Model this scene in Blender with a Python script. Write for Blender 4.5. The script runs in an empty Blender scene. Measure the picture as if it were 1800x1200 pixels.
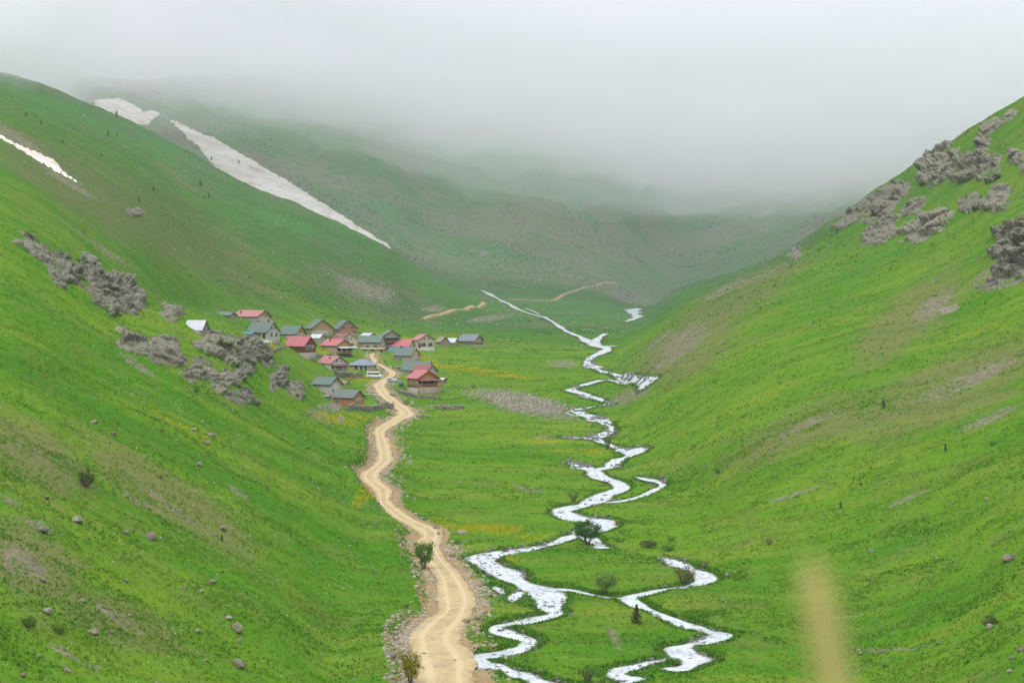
import bpy, bmesh, math, random
import numpy as np
from mathutils import Vector, Matrix
random.seed(7); rng = np.random.default_rng(7)
S = bpy.context.scene
C = bpy.context.collection
F, YH = 3500.0, 500.0            # focal length in photo pixels, row of the true horizon

# ------------------------------------------------------------------ camera, light
cam = bpy.data.cameras.new('camera'); co = bpy.data.objects.new('camera', cam); C.objects.link(co)
cam.lens = 70; cam.sensor_width = 36; cam.shift_y = -100/1800
cam.clip_start = 0.05; cam.clip_end = 20000
co.location = (0, 0, 0); co.rotation_euler = (math.radians(90), 0, 0)
cam.dof.use_dof = True; cam.dof.focus_distance = 700; cam.dof.aperture_fstop = 3.6
S.camera = co
W = bpy.data.worlds.new('World'); S.world = W; W.use_nodes = True
nt = W.node_tree; bg = nt.nodes['Background']
sky = nt.nodes.new('ShaderNodeTexSky'); sky.sky_type = 'NISHITA'; sky.sun_disc = False
sky.sun_elevation = math.radians(58); sky.sun_rotation = math.radians(200); sky.air_density = 1.0; sky.dust_density = 4
mixw = nt.nodes.new('ShaderNodeMix'); mixw.data_type = 'RGBA'; mixw.inputs[0].default_value = 0.9
gen = nt.nodes.new('ShaderNodeTexCoord'); sep = nt.nodes.new('ShaderNodeSeparateXYZ'); nt.links.new(gen.outputs['Generated'], sep.inputs[0])
up = nt.nodes.new('ShaderNodeMapRange'); nt.links.new(sep.outputs[2], up.inputs[0]); up.inputs[3].default_value = .56; up.inputs[4].default_value = 1.27   # standard overcast: dimmer at the horizon
sc_ = nt.nodes.new('ShaderNodeVectorMath'); sc_.operation = 'SCALE'; sc_.inputs[0].default_value = (5.95, 6.15, 6.6); nt.links.new(up.outputs[0], sc_.inputs['Scale'])
nt.links.new(sky.outputs[0], mixw.inputs[6]); nt.links.new(sc_.outputs[0], mixw.inputs[7])
nt.links.new(mixw.outputs[2], bg.inputs[0]); bg.inputs[1].default_value = 0.135
sun = bpy.data.lights.new('sun', 'SUN'); so = bpy.data.objects.new('sun', sun); C.objects.link(so)
sun.energy = 1.0; sun.angle = math.radians(60); sun.color = (1, .97, .92)
el, az = math.radians(58), math.radians(200)
sd = Vector((math.sin(az)*math.cos(el), math.cos(az)*math.cos(el), math.sin(el)))
so.rotation_euler = sd.to_track_quat('Z', 'Y').to_euler()
S.view_settings.view_transform = 'Standard'; S.view_settings.look = 'None'
S.view_settings.gamma = 1; S.view_settings.use_curve_mapping = False; S.view_settings.exposure = 0.61
S.cycles.max_bounces = 10; S.cycles.diffuse_bounces = 2; S.cycles.volume_bounces = 8
S.cycles.glossy_bounces = 2; S.cycles.transmission_bounces = 2
S.cycles.use_denoising = True
S.cycles.sample_clamp_indirect = 4

# ------------------------------------------------------------------ noise
def _hash(ix, iy, iz, k):
    h = (ix.astype(np.int64)*374761393 + iy.astype(np.int64)*668265263 + iz.astype(np.int64)*2147483647 + k*974634777) & 0xffffffff
    h = ((h ^ (h >> 13))*1274126177) & 0xffffffff
    h = ((h ^ (h >> 16))*2246822519) & 0xffffffff
    return ((h ^ (h >> 15)) & 0xffffff)/float(0xffffff)
def vn(x, y, z=None, k=0):
    """value noise, -1..1"""
    x = np.asarray(x, float); y = np.asarray(y, float); z = np.zeros_like(x) if z is None else np.asarray(z, float)
    x0, y0, z0 = np.floor(x), np.floor(y), np.floor(z)
    u, v, w = x-x0, y-y0, z-z0
    u = u*u*u*(u*(u*6-15)+10); v = v*v*v*(v*(v*6-15)+10); w = w*w*w*(w*(w*6-15)+10)
    r = 0
    flat = not np.any(z)
    for a in (0, 1):
        for b in (0, 1):
            for c in ((0,) if flat else (0, 1)):
                wt = (u if a else 1-u)*(v if b else 1-v)*(1 if flat else (w if c else 1-w))
                r = r + wt*_hash(x0+a, y0+b, z0+c, k)
    return r*2-1
def fbm(x, y, z=None, o=4, k=0):
    r = 0; a = 1; t = 0
    for i in range(o):
        f = 2**i
        r = r + a*vn(x*f+i*17.3, y*f-i*9.1, None if z is None else z*f+i*4.7, k+i); t += a; a *= .5
    return r/t
def cell(x, y, z, k=0, tilt=False):
    """cellular noise: (F1, F2, id)"""
    x0, y0, z0 = np.floor(x), np.floor(y), np.floor(z)
    f1 = np.full(x.shape, 9.); f2 = f1.copy(); idv = np.zeros(x.shape); tl = np.zeros(x.shape)
    for a in (-1, 0, 1):
        for b in (-1, 0, 1):
            for c in (-1, 0, 1):
                cx, cy, cz = x0+a, y0+b, z0+c
                d = np.sqrt((cx+_hash(cx, cy, cz, k)-x)**2+(cy+_hash(cx, cy, cz, k+1)-y)**2+(cz+_hash(cx, cy, cz, k+2)-z)**2)
                n = d < f1
                h1, h2, h3 = [_hash(cx, cy, cz, k+5+q)*2-1 for q in range(3)]
                tl = np.where(n, (x-cx-.5)*h1+(y-cy-.5)*h2+(z-cz-.5)*(h3-.6), tl)
                f2 = np.where(n, f1, np.minimum(f2, d)); idv = np.where(n, _hash(cx, cy, cz, k+3), idv); f1 = np.where(n, d, f1)
    if tilt: return f1, f2, idv, tl
    return f1, f2, idv
def sstep(a, b, x):
    t = np.clip((x-a)/(b-a), 0, 1); return t*t*(3-2*t)
def pchip(xk, yk, x):
    """monotone cubic; yk (n, ...) along axis 0"""
    xk = np.asarray(xk, float); h = np.diff(xk); sh = (-1,)+(1,)*(yk.ndim-1)
    d = np.diff(yk, axis=0)/h.reshape(sh)
    m = np.zeros_like(yk)
    w1 = (2*h[1:]+h[:-1]).reshape(sh); w2 = (h[1:]+2*h[:-1]).reshape(sh)
    with np.errstate(all='ignore'):
        mm = (w1+w2)/(w1/d[:-1]+w2/d[1:])
    m[1:-1] = np.where(d[:-1]*d[1:] > 0, mm, 0); m[0] = d[0]; m[-1] = d[-1]
    i = np.clip(np.searchsorted(xk, x, side='right')-1, 0, len(xk)-2)
    t = ((x-xk[i])/h[i]).reshape(sh); H = h[i].reshape(sh)
    return (2*t**3-3*t**2+1)*yk[i]+(t**3-2*t**2+t)*H*m[i]+(-2*t**3+3*t**2)*yk[i+1]+(t**3-t**2)*H*m[i+1]

# ------------------------------------------------------------------ the land: profiles of the valley along bearings from the viewpoint
# per bearing: (distance, row) of front slope, shoulder, bench, mid slope, crest, gully, far slope, far top
COLS = {
 -1000: [(115,1230),(135,1050),(155,900),(175,780),(205,600),(240,430),(290,270),(330,230),(500,60),(900,-100),(1100,-60),(1500,-40),(1800,-40),(2200,-60),(2600,40)],
 -500: [(140,1230),(165,1050),(190,900),(215,780),(260,620),(310,470),(380,320),(430,290),(620,150),(1100,-10),(1250,20),(1600,20),(1900,0),(2200,0),(2600,80)],
 0:    [(173,1230),(202,1050),(235,900),(270,780),(325,640),(395,520),(490,405),(540,392),(800,275),(1300,130),(1420,165),(1650,160),(1850,115),(2200,60),(2600,120)],
 200:  [(188,1230),(223,1050),(263,900),(307,780),(360,680),(420,595),(510,520),(600,500),(850,370),(1270,200),(1350,245),(1410,225),(1560,172),(1750,152),(2200,230)],
 400:  [(206,1230),(248,1050),(299,900),(358,780),(412,705),(460,650),(530,592),(800,562),(950,470),(1230,305),(1310,345),(1370,325),(1560,235),(1900,140),(2600,200)],
 500:  [(216,1230),(264,1050),(322,900),(392,785),(470,715),(560,670),(690,628),(840,588),(970,510),(1210,352),(1280,392),(1350,365),(1560,280),(2000,150),(2650,210)],
 600:  [(228,1230),(282,1050),(348,900),(420,805),(520,745),(660,700),(770,655),(900,592),(1010,535),(1190,397),(1260,432),(1330,405),(1560,330),(2050,175),(2700,230)],
 680:  [(227,1230),(287,1050),(366,905),(470,795),(585,735),(685,690),(785,653),(920,597),(1040,552),(1180,437),(1240,465),(1310,440),(1570,365),(2100,195),(2750,240)],
 750:  [(226,1230),(290,1050),(382,900),(500,780),(610,725),(700,688),(800,652),(940,603),(1070,562),(1190,478),(1250,496),(1320,472),(1600,392),(2200,215),(2800,260)],
 860: [(226,1230),(291,1050),(382,900),(507,780),(645,704),(750,665),(860,633),(990,602),(1090,568),(1180,533),(1225,527),(1285,508),(1600,422),(2200,235),(2800,280)],
 1000: [(226,1230),(291,1050),(382,900),(509,780),(654,700),(780,655),(900,622),(1015,594),(1110,567),(1195,543),(1255,527),(1315,505),(1650,430),(2150,255),(2700,300)],
 1120: [(226,1230),(291,1050),(382,900),(495,778),(600,702),(700,653),(830,619),(950,592),(1080,572),(1220,553),(1310,538),(1400,515),(1780,440),(2300,275),(2900,320)],
 1085: [(226,1230),(291,1050),(382,900),(509,780),(640,704),(770,658),(890,623),(1000,595),(1090,570),(1210,548),(1290,532),(1365,510),(1720,436),(2240,266),(2820,312)],
 1200: [(226,1230),(291,1050),(382,894),(450,790),(550,684),(650,618),(780,575),(900,553),(1130,521),(1340,503),(1450,515),(1700,500),(2050,430),(2600,290),(3200,330)],
 1350: [(226,1230),(291,1050),(355,888),(405,778),(490,670),(610,574),(750,513),(900,483),(1050,470),(1250,460),(1350,480),(1750,455),(2150,400),(2700,300),(3300,340)],
 1500: [(226,1230),(282,1055),(340,888),(390,760),(460,652),(570,554),(700,482),(830,433),(960,396),(1130,367),(1230,395),(1850,385),(2300,340),(2800,290),(3400,340)],
 1650: [(212,1230),(264,1060),(318,895),(370,760),(440,647),(540,537),(655,441),(770,368),(880,308),(1020,262),(1120,300),(1950,340),(2400,310),(2900,290),(3500,350)],
 1800: [(193,1230),(240,1060),(290,900),(340,770),(410,640),(500,510),(600,400),(700,310),(800,235),(910,170),(1000,205),(2000,320),(2400,310),(2900,300),(3500,360)],
 2200: [(160,1230),(200,1060),(245,900),(285,770),(340,620),(420,460),(500,320),(590,200),(680,100),(800,10),(900,50),(2000,300),(2400,300),(2900,300),(3500,360)],
 2800: [(130,1230),(160,1060),(195,900),(230,770),(280,600),(345,420),(420,250),(500,110),(570,0),(650,-120),(750,-70),(2000,280),(2400,290),(2900,290),(3500,350)],
}
xk = np.array(sorted(COLS), float)
def under(D): return -1.62-0.36*D**0.985
KN = []
for x in xk:
    l = [(0.6, under(0.6)), (12., under(12)), (45., under(45.)*.95)]+[(d, d*(YH-y)/F) for d, y in COLS[int(x)]]
    KN.append(l)
for l, x in zip(KN, xk):
    if x >= 500: l[16] = (l[16][0], l[16][1]+45*min(1, (x-400)/300)); l[17] = (l[17][0], l[17][1]+40)
for i, x in enumerate(xk):
    l = KN[i]; d0, d1 = l[13][0], l[14][0]
    n1 = d0+(d1-d0)*(.35 if x >= 1200 else 1); l2 = [(n1, l[14][1]/l[14][0]*n1)]
    for q in l[15:]: nd = n1+(q[0]-d1)*.45; l2.append((nd, q[1]/q[0]*nd))
    KN[i] = l[:14]+l2
KN = np.array(KN, float)                                  # (columns, knots, 2)
NK = KN.shape[1]
xs = np.concatenate([np.arange(-1000, -60, 30.), np.arange(-60, 1860, 2.2), np.arange(1860, 2801, 30.)])
cnt = [6, 8, 24, 115, 100, 90, 75, 70, 60, 60, 60, 75, 14, 14, 70, 70, 14]
ts = np.concatenate([k+np.arange(n)/n for k, n in enumerate(cnt)]+[[NK-1.0]])
kx = pchip(xk, KN, xs)                                     # (nx, knots, 2)
G = pchip(np.arange(NK), np.transpose(kx, (1, 0, 2)), ts)  # (nt, nx, 2)
GD = G[:, :, 0].T.copy(); GZ = G[:, :, 1].T.copy()         # (nx, nt)
XR = (xs-900)/F
GX = XR[:, None]*GD
nx, ntr = GD.shape
def colpos(x):
    i = int(np.clip(np.searchsorted(xs, x)-1, 0, nx-2)); return i, (x-xs[i])/(xs[i+1]-xs[i])
TFAR = int(sum(cnt[:13]))                                  # rows from here on belong to the far mountain
def at(x, y, far=False, near=0):
    """the point of the ground seen at photo pixel x, y"""
    i, a = colpos(x)
    D = GD[i]*(1-a)+GD[i+1]*a; Z = GZ[i]*(1-a)+GZ[i+1]*a
    if far: D, Z = D[TFAR:], Z[TFAR:]
    Y = YH-F*Z/D
    ok = (Y[:-1] >= y) & (Y[1:] < y) & (D[:-1] > near)
    j = int(np.argmax(ok)) if ok.any() else int(np.argmin(np.abs(Y)+1e9*(D < 100)))
    j = min(j, len(D)-2)
    t = np.clip((Y[j]-y)/max(Y[j]-Y[j+1], 1e-6), 0, 1)
    d = D[j]*(1-t)+D[j+1]*t; z = Z[j]*(1-t)+Z[j+1]*t
    return Vector(((x-900)/F*d, d, z))
def hz(X, D):
    """height of the ground at a world position"""
    i, a = colpos(900+F*X/D)
    return float(np.interp(D, GD[i], GZ[i])*(1-a)+np.interp(D, GD[i+1], GZ[i+1])*a)
def smooth_path(pts, step):
    """pts: list of (X, D, w) -> dense array"""
    P = np.array(pts, float); n = len(P)
    if n < 3:
        t = np.linspace(0, 1, 20)[:, None]; return P[0]*(1-t)+P[-1]*t
    out = []
    for i in range(n-1):
        p0, p1, p2, p3 = P[max(i-1, 0)], P[i], P[i+1], P[min(i+2, n-1)]
        m = max(2, int(np.hypot(*(p2-p1)[:2])/step)+1)
        t = (np.arange(m)/m)[:, None]
        out.append(.5*((2*p1)+(-p0+p2)*t+(2*p0-5*p1+4*p2-p3)*t*t+(-p0+3*p1-3*p2+p3)*t**3))
    out.append(P[-1:]); return np.concatenate(out)
ROAD = [(778,1225,7.6),(787,1187,7.6),(776,1155,7.6),(762,1124,6.6),(773,1101,5.9),(797,1077,5.7),(801,1051,5.3),(792,1024,4.6),(777,997,4.3),(762,978,4.0),(751,955,4.5),(757,936,4.5),(738,925,4.3),(712,912,3.8),(690,896,3.0),(676,884,3.2),(674,864,3.6),(665,855,3.6),(655,846,3.6),(650,837,3.6),(656,828,3.7),(669,817,3.7),(676,807,3.7),(674,789,3.5),(669,771,3.5),(668,757,3.6),(680,748,3.9),(697,739,4.3),(713,730,5.4),(713,723,5.0),(703,716,4.6),(692,707,4.6),(680,697,4.6),(669,685,4.5),(666,678,4.3),(674,670,3.6),(686,663,3.0),(690,657,2.9),(683,651,2.6),(671,645,2.4),(662,639,2.2),(657,633,2.2),(653,628,1.9),(657,622,1.6)]
RIVERS = {'river':[[(1062,588,4.0),(1050,599,5.3),(1046,608,5.8),(1066,613,6.4),(1062,619,6.5),(1041,628,3.3),(1033,637,3.0),(1044,648,7.5)],
[(1044,609,4.1),(1060,610,4.0),(1080,610,5.0)],
[(1040,646,2.8),(1060,655,3.7),(1079,659,3.5),(1097,666,4.9),(1120,668,3.1),(1142,677,6.5)],
[(1142,677,4.7),(1100,672,2.3),(1068,669,3.4),(1041,674,5.1),(1012,683,2.8),(1004,687,5.4),(1027,695,4.8),(1047,702,3.8),(1073,711,1.8)],
[(1073,711,3.0),(1030,718,2.4),(1012,723,4.4),(1030,731,6.0),(1062,743,4.3)],
[(1062,743,4.0),(1075,755,2.7),(1062,765,5.6),(1035,771,5.6),(1010,770,5.0),(990,768,2.9)],
[(1045,772,3.0),(1060,780,2.6),(1088,791,2.8),(1120,796,6.2),(1090,808,4.2),(1072,820,5.0),(1045,826,3.1),(1050,836,4.5),(1078,846,4.1),(1095,857,3.9),(1065,869,4.8),(1035,884,4.8),(998,893,5.3),(990,898,4.6),(1015,909,7.3),(1060,915,6.4),(1050,927,6.3),(1015,938,4.6),(975,953,2.6),(930,963,4.0),(890,968,4.4),(848,979,5.5),(862,992,5.2),(885,1006,6.9),(919,1024,3.7),(952,1035,6.3),(966,1050,5.2),(966,1066,4.0),(976,1077,2.8),(950,1084,4.0),(911,1092,4.1),(872,1099,2.2),(886,1109,4.8),(917,1119,3.8),(932,1124,2.7),(919,1136,3.1),(889,1144,4.3),(856,1150,4.6),(842,1155,2.3),(863,1167,4.2),(894,1176,2.3),(917,1184,4.5),(939,1192,3.0),(965,1201,4.3),(1010,1215,4.9)],
[(1000,812,3.0),(1022,820,4.2),(1045,828,2.5)],
[(1120,838,1.4),(1145,843,3.2),(1166,851,2.0),(1140,866,1.9),(1108,876,2.0),(1075,882,2.4),(1045,881,1.6)],
[(1015,938,1.7),(1035,944,4.0),(1050,954,2.3),(1062,962,2.5)],
[(960,1036,3.9),(978,1033,2.6),(1005,1036,2.2),(1030,1042,1.9),(1061,1047,1.5),(1100,1050,2.0)],
[(1160,978,0.9),(1180,983,2.0),(1192,990,3.7),(1215,999,2.3),(1234,1005,3.6),(1239,1019,4.1),(1211,1028,1.7),(1172,1033,1.6),(1133,1042,3.1),(1103,1049,2.9),(1119,1061,3.4),(1147,1072,1.8),(1189,1089,3.2),(1217,1100,3.9),(1246,1108,2.2),(1266,1114,3.8),(1244,1125,3.4),(1211,1131,2.2),(1191,1137,4.6),(1200,1148,4.7),(1222,1157,5.2),(1212,1167,3.3),(1190,1174,3.9),(1174,1170,2.3)],
[(1205,1148,1.1),(1169,1156,1.1),(1133,1164,2.1),(1098,1174,3.6),(1082,1181,2.4),(1094,1189,3.4),(1117,1191,2.8),(1094,1198,1.9),(1040,1204,2.3),(1000,1212,2.4)],
[(866,1028,1.2),(878,1036,1.6),(884,1043,0.8)],
[(915,1038,1.3),(905,1046,2.3),(899,1055,1.1)]],'mountain_stream':[[(846,511,2.4),(860,517,3.4),(872,524,3.0),(880,529,1.9),(890,533,4.5),(907,543,2.8),(930,552,2.1),(945,556,3.1),(960,560,4.2),(977,571,2.4),(997,583,3.0),(1015,591,3.8),(1034,600,6.6),(1046,608,4.2)],
[(922,543,1.5),(935,547,1.1),(948,553,1.5)],
[(1122,543,5.0),(1112,551,7.7),(1120,558,4.9),(1100,566,2.2)]]}
def w_path(px, step=None):
    pts = []
    for x, y, w in px:
        p = at(x, y); pts.append((p.x, p.y, w))
    d = np.mean([p[1] for p in pts])
    return smooth_path(pts, step or max(.6, d/500))
def path_z(P):
    z = np.array([hz(p[0], p[1]) for p in P])
    k = 5
    zp = np.pad(z, k, mode='edge'); return np.convolve(zp, np.ones(2*k+1)/(2*k+1), 'valid')
roadP = w_path(ROAD, .9); roadZ = path_z(roadP)
TRACK = [[(744, 560, 1.15), (765, 556, 1.15), (800, 547, 1.15), (830, 541, 1.15), (852, 533, 1.15)], [(893, 528, 1.15), (930, 527, 1.15), (970, 526, 1.15), (990, 519, 1.15), (1010, 510, 1.15), (1035, 503, 1.15), (1060, 498, 1.15), (1085, 497, 1.15)]]
trackP = [w_path(t, 2.5) for t in TRACK]
rivP = {k: [w_path(s) for s in v] for k, v in RIVERS.items()}
rivZ = {k: [path_z(p) for p in v] for k, v in rivP.items()}

# masks along roads and rivers on the ground grid
rd = np.full(GD.shape, 99.); rz = np.zeros(GD.shape); rv = np.full(GD.shape, 99.)
def stamp(P, Zs, reach, cb):
    for n in range(len(P)):
        X, D, w = P[n]; r = w/2+reach; x = 900+F*X/D; rp = F*r/D
        i0, i1 = np.searchsorted(xs, [x-rp*1.1, x+rp*1.1]); i1 = min(i1+1, nx); i0 = max(i0-1, 0)
        c = GD[min((i0+i1)//2, nx-1)]
        j0, j1 = np.searchsorted(c, [D-r*1.6-D*.01, D+r*1.6+D*.01])
        if i1 <= i0 or j1 <= j0: continue
        sl = (slice(i0, i1), slice(j0, j1))
        d = np.hypot(GX[sl]-X, GD[sl]-D)-w/2
        cb(sl, d, Zs[n] if Zs is not None else 0)
def cb_road(sl, d, z):
    m = d < rd[sl]; rd[sl] = np.where(m, d, rd[sl]); rz[sl] = np.where(m, z, rz[sl])
stamp(roadP, roadZ, 9, cb_road)
def cb_riv(sl, d, z): rv[sl] = np.minimum(rv[sl], d)
trk = np.full(GD.shape, 99.)
def cb_trk(sl, d, z): trk[sl] = np.minimum(trk[sl], d)
for P in trackP: stamp(P, None, 4, cb_trk)
for k in rivP:
    for P in rivP[k]: stamp(P, None, 5, cb_riv)
# relief
PX = np.repeat(xs[:, None], ntr, 1); PY = YH-F*GZ/GD
dzdx = np.gradient(GZ, axis=0)/np.maximum(np.abs(np.gradient(GX, axis=0)), 1e-6)*np.sign(np.gradient(GX, axis=0))
hill = sstep(.08, .3, np.abs(dzdx))
damp = sstep(0, 7, rd)*sstep(-.2, 5, rv)
nz = 1.7*fbm(GX/55, GD/55, o=3, k=3)*(.25+.75*hill)*sstep(150, 700, GD)
nz += hill*(.8*fbm(GX/90, GD/14, o=3, k=11)+.45*fbm(GX/16, GD/9, o=3, k=21))*sstep(60, 300, GD)
nz += hill*sstep(450, 800, GD)*(1.1*fbm(GX/24, GD/17, o=4, k=25))
nz += sstep(900, 1100, GD)*1.5*fbm(GX/20, GD/24, o=4, k=27)
nz += .24*fbm(GX/4, GD/6, o=3, k=31)+.34*fbm(GX/13, GD/17, o=3, k=35)+.09*fbm(GX/1.1, GD/2.2, o=2, k=41)*(GD < 700)
farm = 1.*sstep(1290, 1370, GD)*(np.arange(ntr)[None, :] >= TFAR-10)
nz += farm*(8*fbm(GX/190, GD/60, o=4, k=51)+3.2*fbm(GX/60, GD/14, o=4, k=57))*sstep(1320, 1480, GD)*(.12+.88*sstep(-8, 55, GZ))
oD = np.argsort(roadP[:, 1]); leftof = GX < np.interp(GD, roadP[oD, 1], roadP[oD, 0])
GZ0 = GZ.copy()
GZ = GZ+nz*damp*sstep(20, 160, GD)
w = 1-sstep(.3, 4.5, rd)
GZ = GZ*(1-w)+rz*w
GZ -= .12*(rd < .2)
GZ += leftof*(GD < 640)*(sstep(1.4, 3.2, rd)*(1-sstep(4.2, 9, rd))*.95*(1+.5*vn(GX/6, GD/8, k=8))+1.9*sstep(.4, 1.8, rd)*(1-sstep(5, 9, rd))*np.exp(-((GD-377)/11)**2))
GZ -= .55*(1-sstep(-.6, 1.0, rv))*(1-sstep(430, 475, GD))

# ------------------------------------------------------------------ material helpers
def new_mat(name):
    m = bpy.data.materials.new(name); m.use_nodes = True
    return m, m.node_tree, m.node_tree.nodes['Principled BSDF']
def node(t, kind, **kw):
    n = t.nodes.new('ShaderNode'+kind)
    for k, v in kw.items():
        if k == 'ins':
            for a, b in v.items():
                if hasattr(b, 'is_output') or isinstance(b, bpy.types.NodeSocket): t.links.new(b, n.inputs[a])
                else: n.inputs[a].default_value = b
        else: setattr(n, k, v)
    return n
def mixc(t, f, a, b, blend='MIX'):
    n = t.nodes.new('ShaderNodeMix'); n.data_type = 'RGBA'; n.blend_type = blend
    for i, v in ((0, f), (6, a), (7, b)):
        if isinstance(v, bpy.types.NodeSocket): t.links.new(v, n.inputs[i])
        else: n.inputs[i].default_value = v if i == 0 else (*v, 1) if len(v) == 3 else v
    return n.outputs[2]
def math_(t, op, a, b=0., clamp=False):
    n = t.nodes.new('ShaderNodeMath'); n.operation = op; n.use_clamp = clamp
    for i, v in ((0, a), (1, b)):
        if isinstance(v, bpy.types.NodeSocket): t.links.new(v, n.inputs[i])
        else: n.inputs[i].default_value = v
    return n.outputs[0]
def ramp(t, f, a, b):
    n = t.nodes.new('ShaderNodeMapRange'); n.interpolation_type = 'SMOOTHSTEP'
    t.links.new(f, n.inputs[0]); n.inputs[1].default_value = a; n.inputs[2].default_value = b
    return n.outputs[0]
def noise(t, vec, scale, detail=3, rough=.55):
    n = t.nodes.new('ShaderNodeTexNoise'); n.inputs['Scale'].default_value = scale; n.inputs['Detail'].default_value = detail; n.inputs['Roughness'].default_value = rough
    t.links.new(vec, n.inputs['Vector']); return n.outputs['Fac']
def mapped(t, vec, sc):
    n = t.nodes.new('ShaderNodeVectorMath'); n.operation = 'MULTIPLY'; t.links.new(vec, n.inputs[0]); n.inputs[1].default_value = sc; return n.outputs[0]
def attr(t, name):
    n = t.nodes.new('ShaderNodeAttribute'); n.attribute_name = name; return n
def bump(t, bs, h, strength, dist):
    n = t.nodes.new('ShaderNodeBump'); n.inputs['Strength'].default_value = strength; n.inputs['Distance'].default_value = dist
    t.links.new(h, n.inputs['Height']); t.links.new(n.outputs[0], bs.inputs['Normal'])

def ground_mat():
    m, t, bs = new_mat('meadow')
    P = t.nodes.new('ShaderNodeNewGeometry').outputs['Position']
    St = mapped(t, P, (.22, 1, .5))
    big = noise(t, P, .018, 4); mid = noise(t, St, .09, 4); fine = noise(t, P, .55, 4, .65); tiny = noise(t, P, 2.6, 3, .7)
    col = mixc(t, ramp(t, big, .35, .65), (.063, .196, .013), (.118, .238, .018))
    col = mixc(t, ramp(t, mid, .42, .72), col, (.160, .240, .026))
    col = mixc(t, math_(t, 'MULTIPLY', ramp(t, noise(t, St, .05, 5, .6), .52, .75), .7), col, (.042, .156, .018))
    col = mixc(t, math_(t, 'MULTIPLY', ramp(t, fine, .5, .78), .5), col, (.05, .14, .010))
    col = mixc(t, math_(t, 'MULTIPLY', ramp(t, fine, .5, .25), .45), col, (.15, .24, .025))
    col = mixc(t, math_(t, 'MULTIPLY', ramp(t, noise(t, mapped(t, P, (.5, 1, 1)), .11, 5, .72), .50, .68), .65), col, (.135, .170, .040))
    col = mixc(t, math_(t, 'MULTIPLY', ramp(t, noise(t, mapped(t, P, (.6, 1, 1)), .16, 5, .75), .55, .68), .8), col, (.040, .135, .014))
    # tired and dry grass in streaks down the slopes
    dry = attr(t, 'dry').outputs['Fac']
    dn = math_(t, 'ADD', math_(t, 'MULTIPLY', noise(t, St, .22, 5, .65), 1.0), math_(t, 'MULTIPLY', dry, .58))
    dn = math_(t, 'ADD', dn, math_(t, 'MULTIPLY', math_(t, 'SUBTRACT', noise(t, mapped(t, P, (.6, 1, 1)), .9, 5, .8), .5), .9))
    col = mixc(t, math_(t, 'MULTIPLY', ramp(t, dn, .54, .86), .72), col, mixc(t, tiny, (.120, .110, .050), (.235, .205, .100)))
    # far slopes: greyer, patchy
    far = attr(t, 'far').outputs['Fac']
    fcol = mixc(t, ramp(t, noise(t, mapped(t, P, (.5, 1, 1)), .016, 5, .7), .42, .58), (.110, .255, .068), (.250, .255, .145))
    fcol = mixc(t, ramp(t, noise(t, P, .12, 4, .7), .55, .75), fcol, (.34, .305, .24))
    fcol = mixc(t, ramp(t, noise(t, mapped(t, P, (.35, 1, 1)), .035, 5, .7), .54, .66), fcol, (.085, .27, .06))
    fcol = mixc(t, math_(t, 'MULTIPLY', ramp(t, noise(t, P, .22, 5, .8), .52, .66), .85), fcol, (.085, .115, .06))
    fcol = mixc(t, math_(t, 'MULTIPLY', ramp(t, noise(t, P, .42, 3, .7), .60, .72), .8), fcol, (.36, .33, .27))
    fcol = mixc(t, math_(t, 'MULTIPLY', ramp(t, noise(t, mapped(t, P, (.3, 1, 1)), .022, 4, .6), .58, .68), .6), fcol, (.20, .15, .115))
    mount = attr(t, 'mount').outputs['Fac']
    mid2 = mixc(t, ramp(t, noise(t, mapped(t, P, (.3, 1, 1)), .045, 5, .75), .47, .66), (.034, .118, .024), (.118, .122, .068))
    mid2 = mixc(t, ramp(t, noise(t, mapped(t, P, (.25, 1, 1)), .018, 4, .6), .50, .62), mid2, (.040, .155, .028))
    mid2 = mixc(t, math_(t, 'MULTIPLY', ramp(t, noise(t, P, .22, 5, .8), .52, .68), .75), mid2, (.045, .062, .036))
    mid2 = mixc(t, math_(t, 'MULTIPLY', ramp(t, noise(t, mapped(t, P, (.7, 1, 1)), .34, 4, .75), .58, .70), .8), mid2, (.25, .225, .175))
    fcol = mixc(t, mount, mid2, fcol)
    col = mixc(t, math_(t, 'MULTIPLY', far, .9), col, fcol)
    # stony ground
    bare = attr(t, 'bare').outputs['Fac']
    v = node(t, 'TexVoronoi', ins={'Scale': .9}); t.links.new(P, v.inputs['Vector'])
    v2 = node(t, 'TexVoronoi', ins={'Scale': 2.4}); t.links.new(P, v2.inputs['Vector'])
    rubble = mixc(t, ramp(t, noise(t, P, .7, 3), .35, .65), (.155, .130, .090), (.27, .24, .18))
    rubble = mixc(t, math_(t, 'MULTIPLY', ramp(t, v2.outputs['Distance'], .25, .05), .6), rubble, (.33, .30, .26))
    bn = math_(t, 'ADD', bare, math_(t, 'MULTIPLY', math_(t, 'SUBTRACT', noise(t, mapped(t, P, (.35, 1, 1)), .5, 6, .8), .5), 2.2))
    bn = math_(t, 'MULTIPLY', bn, ramp(t, bare, .02, .15))
    col = mixc(t, math_(t, 'MULTIPLY', ramp(t, bn, .32, .95), .92), col, rubble)
    # earth along the road
    dirt = attr(t, 'dirt').outputs['Fac']
    dcol = mixc(t, noise(t, P, .5, 4, .7), (.28, .18, .085), (.42, .31, .17))
    dcol = mixc(t, math_(t, 'MULTIPLY', ramp(t, v2.outputs['Distance'], .22, .02), .5), dcol, (.46, .41, .33))
    db = math_(t, 'ADD', dirt, math_(t, 'MULTIPLY', math_(t, 'SUBTRACT', noise(t, P, .45, 4, .7), .5), 1.4))
    db = math_(t, 'MULTIPLY', db, ramp(t, dirt, .02, .2))
    col = mixc(t, ramp(t, db, .45, .62), col, dcol)
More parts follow.
